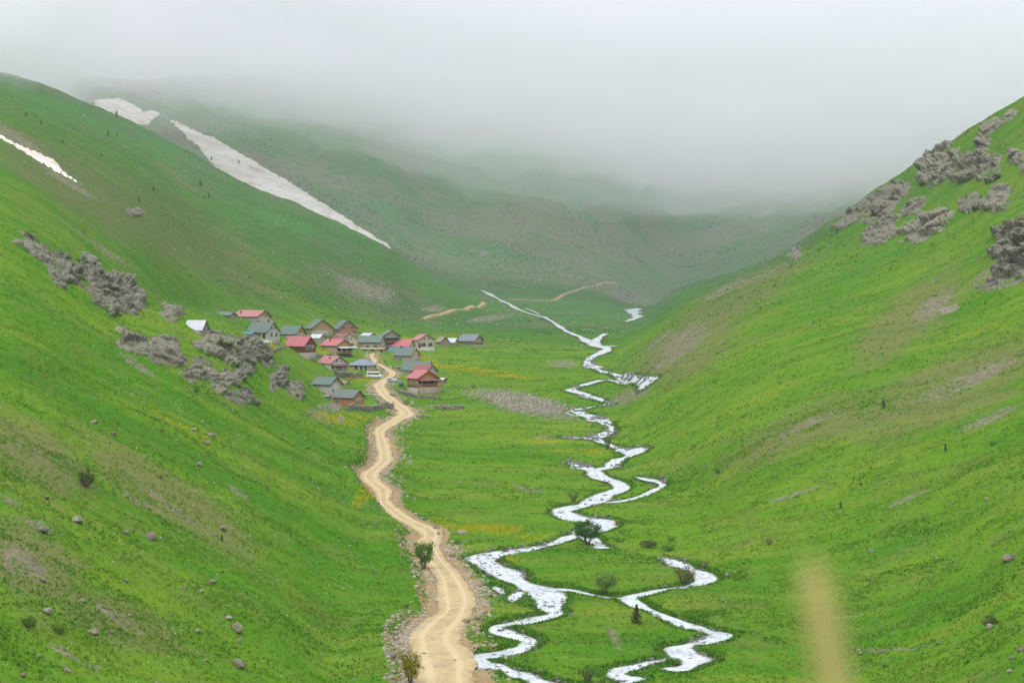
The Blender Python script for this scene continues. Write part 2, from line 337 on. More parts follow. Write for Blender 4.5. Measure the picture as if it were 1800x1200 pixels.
    # wet earth at the water's edge
    wet = attr(t, 'wet').outputs['Fac']
    wn = math_(t, 'MULTIPLY', wet, ramp(t, noise(t, P, .6, 3), .35, .6))
    col = mixc(t, math_(t, 'MULTIPLY', wn, .85), col, (.085, .07, .045))
    # flowers
    fl = attr(t, 'flower').outputs['Fac']
    fn = math_(t, 'MULTIPLY', math_(t, 'ADD', fl, .02), ramp(t, noise(t, P, 1.1, 4, .7), .42, .62))
    fn = math_(t, 'MULTIPLY', fn, ramp(t, noise(t, mapped(t, P, (.4, 1, 1)), .12, 4), .38, .58))
    col = mixc(t, math_(t, 'MULTIPLY', fn, .7, True), col, (.34, .34, .012))
    v3 = node(t, 'TexVoronoi', ins={'Scale': .8}); t.links.new(P, v3.inputs['Vector'])
    wf = math_(t, 'MULTIPLY', ramp(t, v3.outputs['Distance'], .16, .08), ramp(t, noise(t, P, .06, 3), .5, .62))
    sx = t.nodes.new('ShaderNodeSeparateColor'); t.links.new(v3.outputs['Color'], sx.inputs[0])
    wf = math_(t, 'MULTIPLY', wf, math_(t, 'GREATER_THAN', sx.outputs[0], .8))
    col = mixc(t, math_(t, 'MULTIPLY', wf, .8), col, (.55, .55, .45))
    col = mixc(t, 1.0, col, mixc(t, tiny, (.68, .68, .68), (1.36, 1.36, 1.36)), 'MULTIPLY')
    t.links.new(col, bs.inputs['Base Color']); bs.inputs['Roughness'].default_value = 1; bs.inputs['Specular IOR Level'].default_value = 0
    h = math_(t, 'ADD', math_(t, 'MULTIPLY', fine, 1.), math_(t, 'MULTIPLY', tiny, .4))
    h = math_(t, 'ADD', h, math_(t, 'MULTIPLY', noise(t, St, .25, 4, .6), 1.2))
    bump(t, bs, h, .75, .7)
    return m
MEADOW = ground_mat()

# ------------------------------------------------------------------ mesh helpers
def mesh_np(name, v, faces, mat=None, smooth=False, attrs=None, parent=None):
    """faces: (M, k) int array or list of arrays of different k"""
    me = bpy.data.meshes.new(name); v = np.asarray(v, np.float32)
    if not isinstance(faces, list): faces = [faces]
    faces = [np.asarray(f, np.int32) for f in faces if len(f)]
    li = np.concatenate([f.ravel() for f in faces]); cn = np.concatenate([np.full(len(f), f.shape[1], np.int32) for f in faces])
    me.vertices.add(len(v)); me.vertices.foreach_set('co', v.ravel())
    me.loops.add(len(li)); me.loops.foreach_set('vertex_index', li)
    me.polygons.add(len(cn)); st = np.zeros(len(cn), np.int32); st[1:] = np.cumsum(cn)[:-1]
    me.polygons.foreach_set('loop_start', st)
    if smooth: me.polygons.foreach_set('use_smooth', np.ones(len(cn), bool))
    for k, a in (attrs or {}).items():
        at_ = me.attributes.new(k, 'FLOAT', 'POINT'); at_.data.foreach_set('value', np.asarray(a, np.float32).ravel())
    me.update(calc_edges=True); me.validate()
    o = bpy.data.objects.new(name, me); C.objects.link(o)
    if mat: me.materials.append(mat)
    if parent: o.parent = parent
    return o
def tag(o, label=None, cat=None, group=None, kind=None):
    if label: o['label'] = label
    if cat: o['category'] = cat
    if group: o['group'] = group
    if kind: o['kind'] = kind
    return o
def empty(name, loc, label, cat, group=None, rz=0):
    o = bpy.data.objects.new(name, None); C.objects.link(o); o.location = loc; o.rotation_euler = (0, 0, rz); o.empty_display_size = .3
    return tag(o, label, cat, group)

# ------------------------------------------------------------------ ground attributes
def blob(x, y, rx, ry, ang, d0=0, d1=9e9):
    a = math.radians(ang); dx = PX-x; dy = PY-y
    u = dx*math.cos(a)+dy*math.sin(a); v = -dx*math.sin(a)+dy*math.cos(a)
    q = np.sqrt((u/rx)**2+(v/ry)**2)
    return (1-sstep(.35, 1.15, q))*((GD > d0) & (GD < d1))
bare = np.zeros(GD.shape); dry = np.zeros(GD.shape); flower = np.zeros(GD.shape)
for b in [(60,790,80,10,28),(300,890,95,8,35),(40,990,70,36,28),(200,1085,60,13,30),(110,1140,45,11,33),(160,1170,30,9,20),(240,880,60,8,30),(70,925,40,14,30),(15,880,30,12,30),(420,870,40,7,35),
          (1700,668,150,20,-24),(1420,745,100,9,-24),(1400,868,80,5,-18),(1590,880,60,6,-25),(1740,735,90,12,-24),(1200,600,75,24,-32),(1190,625,90,12,-32),(1640,535,65,24,-42),
          (640,510,90,20,20),(1100,520,48,20,15),(860,560,60,7,-10),(930,712,125,22,11),(240,640,60,8,32),(760,545,30,8,0),
          (1270,510,60,8,-28),(1330,490,80,6,-28),(1740,470,70,10,-40),(60,265,140,13,33),(120,320,90,10,33),(170,430,120,6,33),(960,770,40,6,5),(930,860,40,8,10),
          (1080,1120,30,14,60),(1160,600,50,10,-40),(1450,1090,80,4,-5),(1560,1140,70,4,2),(1100,700,60,14,-20),(990,640,40,10,0),(560,735,40,12,20),(590,700,40,18,30),(780,716,60,5,2),(700,650,14,14,0),(340,222,60,13,24),(500,302,150,13,33),(640,375,80,9,30),(300,235,30,14,30),(250,168,60,8,3)]:
    bare = np.maximum(bare, .75*blob(*b))
for b in [(60,800,160,60,30),(300,880,220,50,33),(40,980,160,80,30),(200,1090,160,50,28),(1650,690,260,70,-24),(1400,760,200,50,-24),(300,400,260,60,32),(1300,520,200,40,-28),(1200,620,140,60,-30),(640,510,160,50,20),(1600,560,160,60,-40),(150,330,260,60,33)]:
    dry = np.maximum(dry, (.8 if b[0] < 1000 else .58)*blob(*b))
for b in [(840,925,90,14,5),(700,597,60,6,0),(760,640,50,10,20),(470,608,40,12,0),(620,660,50,14,20),(650,600,40,8,0),(600,740,60,12,5),(960,945,60,8,0),(1020,795,60,6,0),(960,775,50,6,0),(860,655,90,6,8),(560,625,30,8,0),(870,985,50,10,0),(380,790,200,8,30),(640,885,30,10,0),(200,985,40,8,0),(930,1030,40,8,0),(860,1040,30,8,0),(890,600,90,6,5),(800,590,60,8,0)]:
    flower = np.maximum(flower, blob(*b, 250)*(.22 if b[0] == 380 else 1))
bare = np.maximum(bare, .5*farm*sstep(.1, .4, fbm(GX/120, GD/90, o=3, k=71)))
dirt = 1-sstep(.2, np.where(leftof, 3.6, 3.0), rd+1.4*fbm(GX/5, GD/7, o=2, k=81))
dirt = np.where(GX < np.interp(GD, np.sort(roadP[:, 1]), roadP[np.argsort(roadP[:, 1]), 0]), np.maximum(dirt, .0), dirt)
for b in [(722,1108,34,13,-25),(838,1075,20,80,-4),(822,1000,16,40,10),(628,822,20,11,-30),(706,968,11,34,0),(640,866,9,26,-35),(700,800,10,22,20),(700,868,10,24,-10),(660,745,14,10,-20),(856,1190,30,26,0),(738,1040,10,22,0)]:
    dirt = np.maximum(dirt, .62*blob(*b))
dirt = np.maximum(dirt, .66*(1-sstep(.3, 3.4, trk)))
wet = (1-sstep(.1, 1.6, rv))
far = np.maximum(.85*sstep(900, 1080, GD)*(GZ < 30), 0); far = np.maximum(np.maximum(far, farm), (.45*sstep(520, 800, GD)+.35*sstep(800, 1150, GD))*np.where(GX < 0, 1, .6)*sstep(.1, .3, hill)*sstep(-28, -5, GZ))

def grid_faces(a, b):
    i, j = np.meshgrid(np.arange(a-1), np.arange(b-1), indexing='ij'); q = i*b+j
    return np.stack([q, q+b, q+b+1, q+1], -1).reshape(-1, 4)
def land(name, j0, j1, label):
    sl = (slice(None), slice(j0, j1))
    v = np.stack([GX[sl], GD[sl], GZ[sl]], -1).reshape(-1, 3)
    o = mesh_np(name, v, grid_faces(nx, j1-j0), MEADOW, True, {'bare': bare[sl], 'dry': dry[sl], 'flower': flower[sl], 'dirt': dirt[sl], 'wet': wet[sl], 'far': far[sl], 'mount': farm[sl]})
    return tag(o, label, None, None, 'structure')
land('terrain', 0, TFAR-5, 'green grassy valley floor and steep hillsides on either side of it')
land('mountain', TFAR-6, ntr, 'far grey green mountain slope rising into the cloud')

# ------------------------------------------------------------------ road, tracks, water
def road_mat():
    m, t, bs = new_mat('packed_earth')
    P = t.nodes.new('ShaderNodeNewGeometry').outputs['Position']
    u = attr(t, 'u').outputs['Fac']
    c = mixc(t, noise(t, P, .35, 4, .6), (.44, .32, .155), (.57, .435, .235))
    c = mixc(t, math_(t, 'MULTIPLY', ramp(t, noise(t, P, .28, 5, .75), .48, .62), .8), c, (.38, .285, .165))
    rut = math_(t, 'ABSOLUTE', math_(t, 'SUBTRACT', math_(t, 'ABSOLUTE', u), .45))
    c = mixc(t, math_(t, 'MULTIPLY', ramp(t, rut, .2, .05), .55), c, (.65, .515, .305))
    c = mixc(t, math_(t, 'MULTIPLY', ramp(t, noise(t, P, 2.2, 4, .75), .55, .75), .5), c, (.28, .21, .13))
    cr = math_(t, 'MULTIPLY', ramp(t, math_(t, 'ABSOLUTE', u), .22, .04), ramp(t, noise(t, P, .5, 4, .75), .48, .62))
    c = mixc(t, math_(t, 'MULTIPLY', cr, .25), c, (.25, .20, .10))
    e = math_(t, 'MULTIPLY', ramp(t, math_(t, 'ABSOLUTE', u), .7, 1.0), ramp(t, noise(t, P, .9, 3), .45, .6))
    c = mixc(t, math_(t, 'MULTIPLY', e, .7), c, (.17, .16, .06))
    t.links.new(c, bs.inputs['Base Color']); bs.inputs['Roughness'].default_value = .95
    bump(t, bs, noise(t, P, 1.1, 5, .75), .8, .25)
    return m
ROADM = road_mat()
def water_mat():
    m, t, bs = new_mat('white_water')
    P = t.nodes.new('ShaderNodeNewGeometry').outputs['Position']
    fu = attr(t, 'fu').outputs['Fac']; u = attr(t, 'u').outputs['Fac']; sc = attr(t, 'w').outputs['Fac']
    cx = t.nodes.new('ShaderNodeCombineXYZ'); t.links.new(math_(t, 'MULTIPLY', fu, .35), cx.inputs[0]); t.links.new(math_(t, 'MULTIPLY', u, math_(t, 'MULTIPLY', sc, 1.0)), cx.inputs[1])
    n1 = noise(t, cx.outputs[0], 1.0, 4, .65); n2 = noise(t, mapped(t, P, (1, .6, 1)), .8, 5, .75)
    f = math_(t, 'ADD', math_(t, 'MULTIPLY', n1, .6), math_(t, 'MULTIPLY', n2, .4))
    c = mixc(t, ramp(t, f, .33, .49), (.11, .14, .135), (.55, .60, .63))
    c = mixc(t, ramp(t, f, .47, .60), c, (.80, .83, .86))
    c = mixc(t, math_(t, 'MULTIPLY', ramp(t, noise(t, mapped(t, P, (1, .5, 1)), .28, 4, .7), .50, .66), .7), c, (.40, .45, .47))
    c = mixc(t, math_(t, 'MULTIPLY', ramp(t, math_(t, 'ABSOLUTE', u), .62, .98), ramp(t, n2, .32, .52)), c, (.17, .165, .135))
    t.links.new(c, bs.inputs['Base Color']); bs.inputs['Roughness'].default_value = .35
    bump(t, bs, f, .6, .5)
    return m
WATER = water_mat()
def ribbon_arrays(P, Z, lift, nacross=7, jit=.12, cup=0.):
    d = np.gradient(P[:, :2], axis=0); d /= np.maximum(np.linalg.norm(d, axis=1, keepdims=True), 1e-6)
    n = np.stack([d[:, 1], -d[:, 0]], 1); L = np.concatenate([[0], np.cumsum(np.hypot(*np.diff(P[:, :2], axis=0).T))])
    us = np.linspace(-1, 1, nacross); sc = max(1.5, P[:, 1].mean()/250)
    ja = fbm(L/(5*sc), L*0+P[0, 0], o=3, k=5); jb = fbm(L/(5*sc), L*0+P[0, 0]+50, o=3, k=6)
    hw = P[:, 2]/2
    V = []; A = []
    for u in us:
        e = np.where(u < 0, 1+jit*4*ja, 1+jit*4*jb)
        q = P[:, :2]+n*(u*hw*e)[:, None]
        V.append(np.stack([q[:, 0], q[:, 1], Z+lift-cup*abs(u)**3], 1)); A.append(np.stack([np.full(len(P), u), L, P[:, 2]], 1))
    V = np.stack(V, 1); A = np.stack(A, 1)
    return V.reshape(-1, 3), grid_faces(len(P), nacross), A.reshape(-1, 3)
def ribbons(name, Ps, Zs, lift, mat, label, drape=False, far_drape=None, **kw):
    VV = []; FF = []; AA = []; o = 0
    for n, (P, Z) in enumerate(zip(Ps, Zs)):
        v, f, a = ribbon_arrays(P, Z, (lift(P[:, 1]) if callable(lift) else lift)+n*.006, **kw)
        
        if far_drape is not None:
            fd = v[:, 1] > far_drape; v[fd, 2] = [hz(q[0], q[1])+.14+(q[1]-far_drape)*.0006+n*.006 for q in v[fd]]
        if drape: v[:, 2] = [hz(q[0], q[1])+lift(q[1]) for q in v]
        VV.append(v); FF.append(f+o); AA.append(a); o += len(v)
    A = np.concatenate(AA)
    ob = mesh_np(name, np.concatenate(VV), np.concatenate(FF), mat, True, {'u': A[:, 0], 'fu': A[:, 1], 'w': A[:, 2]})
    return tag(ob, label, None, None, 'structure')
ribbons('road', [roadP], [roadZ], lambda d: .05+np.maximum(0, d-350)*.0006, ROADM, 'winding tan dirt road climbing the valley to the village', jit=.09, cup=.06)
ribbons('path', trackP, [np.array([hz(p[0], p[1]) for p in P]) for P in trackP], lambda d: .35+d*0, ROADM, 'pale cart track cut across the foot of the far slope', drape=True, jit=.12)
ribbons('river', rivP['river'], rivZ['river'], lambda d: -.22+np.clip((d-350)/350, 0, 1)*.55+np.maximum(0, d-700)*.0012, WATER, 'white foaming river winding in branches along the valley floor', jit=.2, far_drape=470)
ribbons('mountain_stream', rivP['mountain_stream'], [np.array([hz(p[0], p[1]) for p in P]) for P in rivP['mountain_stream']], lambda d: .4+d*0, WATER, 'white torrent tumbling out of the gully to the river', drape=True, jit=.26)

# ------------------------------------------------------------------ plain materials
def plain(name, c, c2=None, scale=2., rough=.8, bscale=None, metal=0., stretch=(1, 1, 1), bdist=.05):
    m, t, bs = new_mat(name)
    if 'roof' in name: rough = .65
    tc = t.nodes.new('ShaderNodeTexCoord').outputs['Object']
    v = mapped(t, tc, stretch)
    if c2 is None: c2 = tuple(x*.72 for x in c)
    n = noise(t, v, scale, 4, .65)
    if 'roof' in name: n = math_(t, 'ADD', math_(t, 'MULTIPLY', n, .6), math_(t, 'MULTIPLY', noise(t, tc, .9, 4, .7), .4))
    t.links.new(mixc(t, ramp(t, n, .3, .7), c, c2), bs.inputs['Base Color'])
    bs.inputs['Roughness'].default_value = rough; bs.inputs['Metallic'].default_value = metal
    if bscale: bump(t, bs, noise(t, v, bscale, 3), .5, bdist)
    return m
def rock_mat(name, a, b, lich=(.23, .22, .10)):
    m, t, bs = new_mat(name)
    P = t.nodes.new('ShaderNodeNewGeometry').outputs['Position']
    n = noise(t, P, .6, 6, .7)
    c = mixc(t, ramp(t, n, .35, .65), a, b)
    c = mixc(t, math_(t, 'MULTIPLY', ramp(t, noise(t, P, 1.3, 5, .7), .56, .7), .7), c, lich)
    c = mixc(t, math_(t, 'MULTIPLY', ramp(t, noise(t, mapped(t, P, (1.3, 1, .3)), .9, 5, .75), .52, .66), .85), c, tuple(x*.42 for x in a))
    g = attr(t, 'moss').outputs['Fac']
    gn = math_(t, 'ADD', g, math_(t, 'MULTIPLY', math_(t, 'SUBTRACT', noise(t, P, .5, 4, .7), .5), 1.2))
    c = mixc(t, ramp(t, gn, .5, .7), c, (.06, .14, .014))
    oi = t.nodes.new('ShaderNodeObjectInfo'); c = mixc(t, 1., c, mixc(t, oi.outputs['Random'], (.85, .84, .79), (1.18, 1.16, 1.10)), 'MULTIPLY')
    t.links.new(c, bs.inputs['Base Color']); bs.inputs['Roughness'].default_value = .95
    bump(t, bs, math_(t, 'ADD', noise(t, P, 1.6, 5, .75), math_(t, 'MULTIPLY', noise(t, mapped(t, P, (1.6, 1.2, .4)), .9, 4, .7), .8)), 1., .8)
    return m
CRAG = rock_mat('crag_rock', (.180, .172, .130), (.340, .320, .240), (.22, .24, .10))
STONE = rock_mat('boulder_rock', (.27, .24, .185), (.44, .40, .32))
RIVROCK = rock_mat('river_rock', (.06, .065, .07), (.16, .16, .155), (.12, .12, .10))
def snow_mat():
    m, t, bs = new_mat('old_snow')
    P = t.nodes.new('ShaderNodeNewGeometry').outputs['Position']
    n = noise(t, mapped(t, P, (.25, 1, .4)), .07, 5, .65)
    c = mixc(t, ramp(t, n, .38, .66), (.86, .81, .745), (.70, .60, .49))
    c = mixc(t, math_(t, 'MULTIPLY', ramp(t, noise(t, mapped(t, P, (.2, 1, .4)), .3, 4, .7), .50, .68), .85), c, (.48, .38, .28))
    t.links.new(c, bs.inputs['Base Color']); bs.inputs['Roughness'].default_value = .7
    bump(t, bs, noise(t, P, .25, 4), .5, 1.)
    return m
SNOW = snow_mat()

# ------------------------------------------------------------------ patches lying on the ground (crags, snow)
def at_col(x, ys, far=False):
    i, a = colpos(x)
    D = GD[i]*(1-a)+GD[i+1]*a; Z = GZ[i]*(1-a)+GZ[i+1]*a
    if far: D, Z = D[TFAR:], Z[TFAR:]
    Y = np.minimum.accumulate(YH-F*Z/D)
    j = np.clip(np.searchsorted(-Y, -np.asarray(ys))-1, 0, len(Y)-2)
    t = np.clip((Y[j]-ys)/np.maximum(Y[j]-Y[j+1], 1e-6), 0, 1)
    d = D[j]*(1-t)+D[j+1]*t; z = Z[j]*(1-t)+Z[j+1]*t
    return np.stack([(x-900)/F*d, d, z], -1)
def ground_normal(p):
    e = max(2., p.y*.006)
    gx = (hz(p.x+e, p.y)-hz(p.x-e, p.y))/(2*e); gy = (hz(p.x, p.y+e)-hz(p.x, p.y-e))/(2*e)
    return np.array(Vector((-gx, -gy, 1)).normalized())
def patch(x0, x1, y0, y1, step, far=False):
    X = np.arange(x0, x1+step, step); Y = np.arange(y1, y0-step, -step)
    P = np.stack([at_col(x, Y, far) for x in X])
    return np.meshgrid(X, Y, indexing='ij'), P
def finish_patch(name, P, keep, mat, attrs=None, smooth=True):
    a, b = keep.shape
    f = grid_faces(a, b)
    k = keep.ravel()[f].any(1)
    D = P[..., 1].ravel()[f]; k &= (D.max(1)-D.min(1)) < .05*D.min(1)
    f = f[k]; lab = np.arange(a*b)
    while True:
        q = lab.copy(); np.maximum.at(q, f.ravel(), np.repeat(lab[f].max(1), 4)); q = q[q]
        if (q == lab).all(): break
        lab = q
    fl = lab[f[:, 0]]; uu, cc = np.unique(fl, return_counts=True); f = f[fl == uu[cc.argmax()]] if 'snow' not in name else f
    u, inv = np.unique(f, return_inverse=True)
    return mesh_np(name, P.reshape(-1, 3)[u], inv.reshape(f.shape), mat, smooth, {n: x.ravel()[u] for n, x in (attrs or {}).items()})
def crag(cx, cy, rx, ry, ang, H, label, step=1.0, block=3.6, far=False, tufty=.12):
    rx *= 1.18; ry *= 1.18; c = at(cx, cy); n = ground_normal(c); s = c.y/F
    if H is None: H = .6*ry*s
    R = max(rx, ry)*1.35
    a = math.radians(ang); ex = math.hypot(rx*math.cos(a), ry*math.sin(a))*1.35; ey = math.hypot(rx*math.sin(a), ry*math.cos(a))*1.35
    (XX, YY), P = patch(cx-ex, cx+ex, cy-ey, cy+ey, step)
    u = (XX-cx)*math.cos(a)+(YY-cy)*math.sin(a); v = -(XX-cx)*math.sin(a)+(YY-cy)*math.cos(a)
    q = np.sqrt((u/rx)**2+(v/ry)**2)
    bs = block*s/.14
    wp = P/bs
    n1 = fbm(wp[..., 0]*.55, wp[..., 1]*.3, wp[..., 2]*.55, o=3, k=int(cx) % 97)
    msk = sstep(0, .32, 1-q+.85*n1)
    f1, f2, idv, tl = cell(wp[..., 0]*.55+n1*.5, wp[..., 1]*.30, wp[..., 2]*.6, int(cy) % 91, True)
    g1, g2, id2, t2 = cell(wp[..., 0]*1.7+n1*.3, wp[..., 1]*.8, wp[..., 2]*1.5, int(cx+cy) % 83, True)
    rel = .46+.35*(idv-.4)+.75*tl+.30*t2+.10*(id2-.5)-.40*(1-sstep(0, .10, f2-f1))-.16*(1-sstep(0, .12, g2-g1))+.2*n1
    h = H*(msk*np.clip(rel, .03, 2)) - .35*s*4*(1-msk)
    nn = np.array([n[0]*1.25, n[1]*1.25-.4, n[2]*.7])
    Q = P+nn*h[..., None]
    moss = np.clip((1-msk)*.6+.5*np.maximum(0, fbm(wp[..., 0]*.8, wp[..., 1]*.5, wp[..., 2]*.9, o=3, k=48))-.35*sstep(.5, .1, rel)+.35*(fbm(wp[..., 0]*.35, wp[..., 1]*.3, wp[..., 2]*.35, o=2, k=44))+tufty+.1*(idv-.5), 0, 1)
    o = finish_patch('rock_outcrop', Q, h > -.1*s*4, CRAG, {'moss': moss}, False)
    return tag(o, label, 'rock outcrop', 'rock outcrops on the hillsides')
LR = 'on the left slope'
for a in [
 (60,437,34,15,28,None,'uppermost small grey crag of the broken band on the left slope'),
 (106,474,40,18,32,None,'pale weathered slab in the middle of the rock band on the left slope'),
 (192,512,58,27,36,None,'large dark crag at the lower end of the rock band on the left slope'),
 (160,456,20,10,30,None,'small dark outcrop above the large dark crag on the left slope'),
 (235,373,15,9,10,None,'lone grey rock high on the left hillside'),
 (302,547,14,16,30,None,'narrow grey rock beside the gully above the white roofed shed'),
 (235,604,34,18,8,None,'rounded rock hump at the left end of the crags below the white shed'),
 (290,605,25,17,40,None,'knobbly rock beside the rounded hump below the white shed'),
 (284,631,40,12,15,None,'low rock ledge under the rounded hump and knobbly rock'),
 (378,612,34,22,30,None,'grey crag just below the white roofed shed'),
 (434,618,27,22,10,None,'tall steep crag under the teal roof at the edge of the village'),
 (353,634,22,9,12,None,'low flat rock left of the steep crag, below the grey crag'),
 (432,648,19,13,-40,None,'rusty stained rock at the foot of the tall steep crag'),
 (338,661,18,18,30,None,'rock tower at the left of the lowest crags by the village'),
 (367,655,14,9,10,None,'small rock between the rock tower and the broad boulder heap'),
 (392,672,26,15,0,None,'broad heap of fused boulders with a bush at its left foot'),
 (428,695,32,15,14,None,'lowest rounded crag on the slope in front of the village'),
 (471,638,15,10,20,None,'low rock beside the yellow flowers near the dark red log house'),
 (489,668,14,20,30,None,'spiky rock rib left of the grey house with the cream gable'),
 (519,684,20,14,45,None,'slanting rock rib running down below the grey house with cream gable'),
 (586,717,20,8,10,None,'grey rock heap below the brown plank shed'),
 (597,738,12,5,0,None,'flat dark rock in the flowers below the brown plank shed'),
 (1652,292,38,24,-35,None,'big grey crag on the skyline of the right ridge'),
 (1727,292,36,28,-40,None,'broad brown crag right of the big skyline crag'),
 (1556,352,46,20,-32,None,'long dark crag stretched along the right ridge below the skyline crag'),
 (1490,383,22,11,-30,None,'small crag at the lower end of the right ridge crags'),
 (1605,360,18,16,-45,None,'small pointed crag above the leaning slab on the right slope'),
 (1622,401,42,19,-34,None,'large leaning slab of striped rock on the right slope'),
 (1549,409,32,19,-48,None,'ragged brown crag left of the large leaning slab'),
 (1712,357,28,13,-10,None,'flat bedded crag under the broad brown crag'),
 (1753,352,22,18,-40,None,'round topped crag at the right end of the flat bedded one'),
 (1784,440,60,34,-50,None,'largest dark cliff at the right edge of the slope'),
 (1752,501,34,11,-18,None,'ledge of rock at the foot of the largest dark cliff'),
 (1776,203,15,8,-30,None,'small pale rock near the top of the right ridge'),
 (1741,223,18,10,-25,None,'dark rock a little below the top of the right ridge'),
 (1793,280,14,22,-50,None,'narrow cliff at the photo edge below the right ridge top'),
 (1399,447,13,9,-40,None,'lone boulder like crag at the low end of the right ridge'),
 (1665,545,20,6,-20,None,'low grey ledge in the stony gully on the right slope'),
 (948,489,11,6,5,None,'dark rock on the far slope above the mountain stream'),
 (850,447,8,4,0,None,'tiny dark rock halfway up the far slope'),
 (160,178,8,6,20,None,'rock knob on the left skyline beside the snow'),
]: crag(*a)

def inside(poly, X, Y):
    """signed distance in px, positive inside"""
    p = np.array(poly, float); q = np.roll(p, -1, 0); c = np.zeros(X.shape, bool); d = np.full(X.shape, 1e9)
    for (ax, ay), (bx, by) in zip(p, q):
        if ay != by:
            c ^= ((ay > Y) != (by > Y)) & (X < (bx-ax)*(Y-ay)/(by-ay)+ax)
        l2 = max((bx-ax)**2+(by-ay)**2, 1e-9)
        t = np.clip(((X-ax)*(bx-ax)+(Y-ay)*(by-ay))/l2, 0, 1)
        d = np.minimum(d, np.hypot(X-ax-t*(bx-ax), Y-ay-t*(by-ay)))
    return np.where(c, d, -d)
def snow(poly, label, far, thick):
    p = np.array(poly)
    (XX, YY), P = patch(p[:, 0].min()-4, p[:, 0].max()+4, p[:, 1].min()-4, p[:, 1].max()+4, 1.0, far)
    sd = inside(poly, XX, YY)+2.6*fbm(XX/6, YY/6, o=4, k=12)-1.6
    h = np.where(sd > 0, thick*sstep(0, 5, sd)*(.7+.8*fbm(XX/9, YY/5, o=3, k=13))+.25, -.6)
    P = P.copy(); P[..., 2] += h*1.0; P[..., 1] -= h*.5
    o = finish_patch('snow_patch', P, sd > -1, SNOW); return tag(o, label, 'snow patch', 'old snow patches on the slopes')
snow([(165,176),(185,172),(212,172),(240,184),(252,196),(270,193),(292,204),(297,210),(310,212),(332,222),(362,238),(375,239),(410,260),(450,283),(520,325),(580,362),(640,402),(684,428),(690,440),(640,432),(560,396),(450,340),(400,314),(366,284),(352,265),(348,257),(327,246),(326,240),(310,225),(297,212),(284,205),(270,210),(258,223),(245,221),(230,228),(200,220),(165,195)], 'long tongue of old snow filling the gully behind the left hill', True, .9)
snow([(-6,234),(8,240),(25,249),(65,267),(95,281),(120,306),(146,326),(135,323),(100,304),(60,281),(25,259),(-6,242)], 'thin strip of dirty snow running down to the left photo edge', False, .35)
snow([(703,443),(712,447),(714,450),(706,448)], 'tiny white snow remnant below the tip of the long snow tongue', True, .8)

# ------------------------------------------------------------------ stones
def ico(n):
    bm = bmesh.new(); bmesh.ops.create_icosphere(bm, subdivisions=n, radius=1); 
    v = np.array([q.co[:] for q in bm.verts]); f = np.array([[q.index for q in fc.verts] for fc in bm.faces]); bm.free(); return v, f
ICO1, ICO2, ICO3 = ico(1), ico(2), ico(3)
def boulder(x, y, wpx, label, mat=None, hr=.75, k=None, name='boulder', cat='boulder', group='loose boulders on the slopes', flat=1.):
    p = at(x, y+wpx*.25); s = p.y/F; r = wpx*s/2
    v, f = ICO3; k = int(x*7+y) if k is None else k
    r3 = np.random.default_rng(k); d = np.full(len(v), 1.12)
    for _ in range(15):
        nn = r3.normal(size=3); nn /= np.linalg.norm(nn); dt = v@nn; d = np.minimum(d, np.where(dt > .05, (.62+.36*r3.random())/np.maximum(dt, .05), 9))
    d = d+.05*fbm(v[:, 0]*2.5+k, v[:, 1]*2.5, v[:, 2]*2.5, o=2, k=k % 60)
    q = v*d[:, None]*np.array([r, r*(.7+.5*r3.random()), r*hr*(.65+.55*r3.random())]); q[:, 2] = np.maximum(q[:, 2], -r*.5)
    o = mesh_np(name, q, f, mat or STONE, False, {'moss': np.clip(.30-.7*v[:, 2]+.35*fbm(v[:, 0]*1.5+k, v[:, 1]*1.5, v[:, 2]*1.5, o=2, k=9), 0, .6)*.7})
    o.location = (p.x, p.y, p.z+r*hr*.45); o.rotation_euler = (0, 0, k % 6)
    return tag(o, label, cat, group)
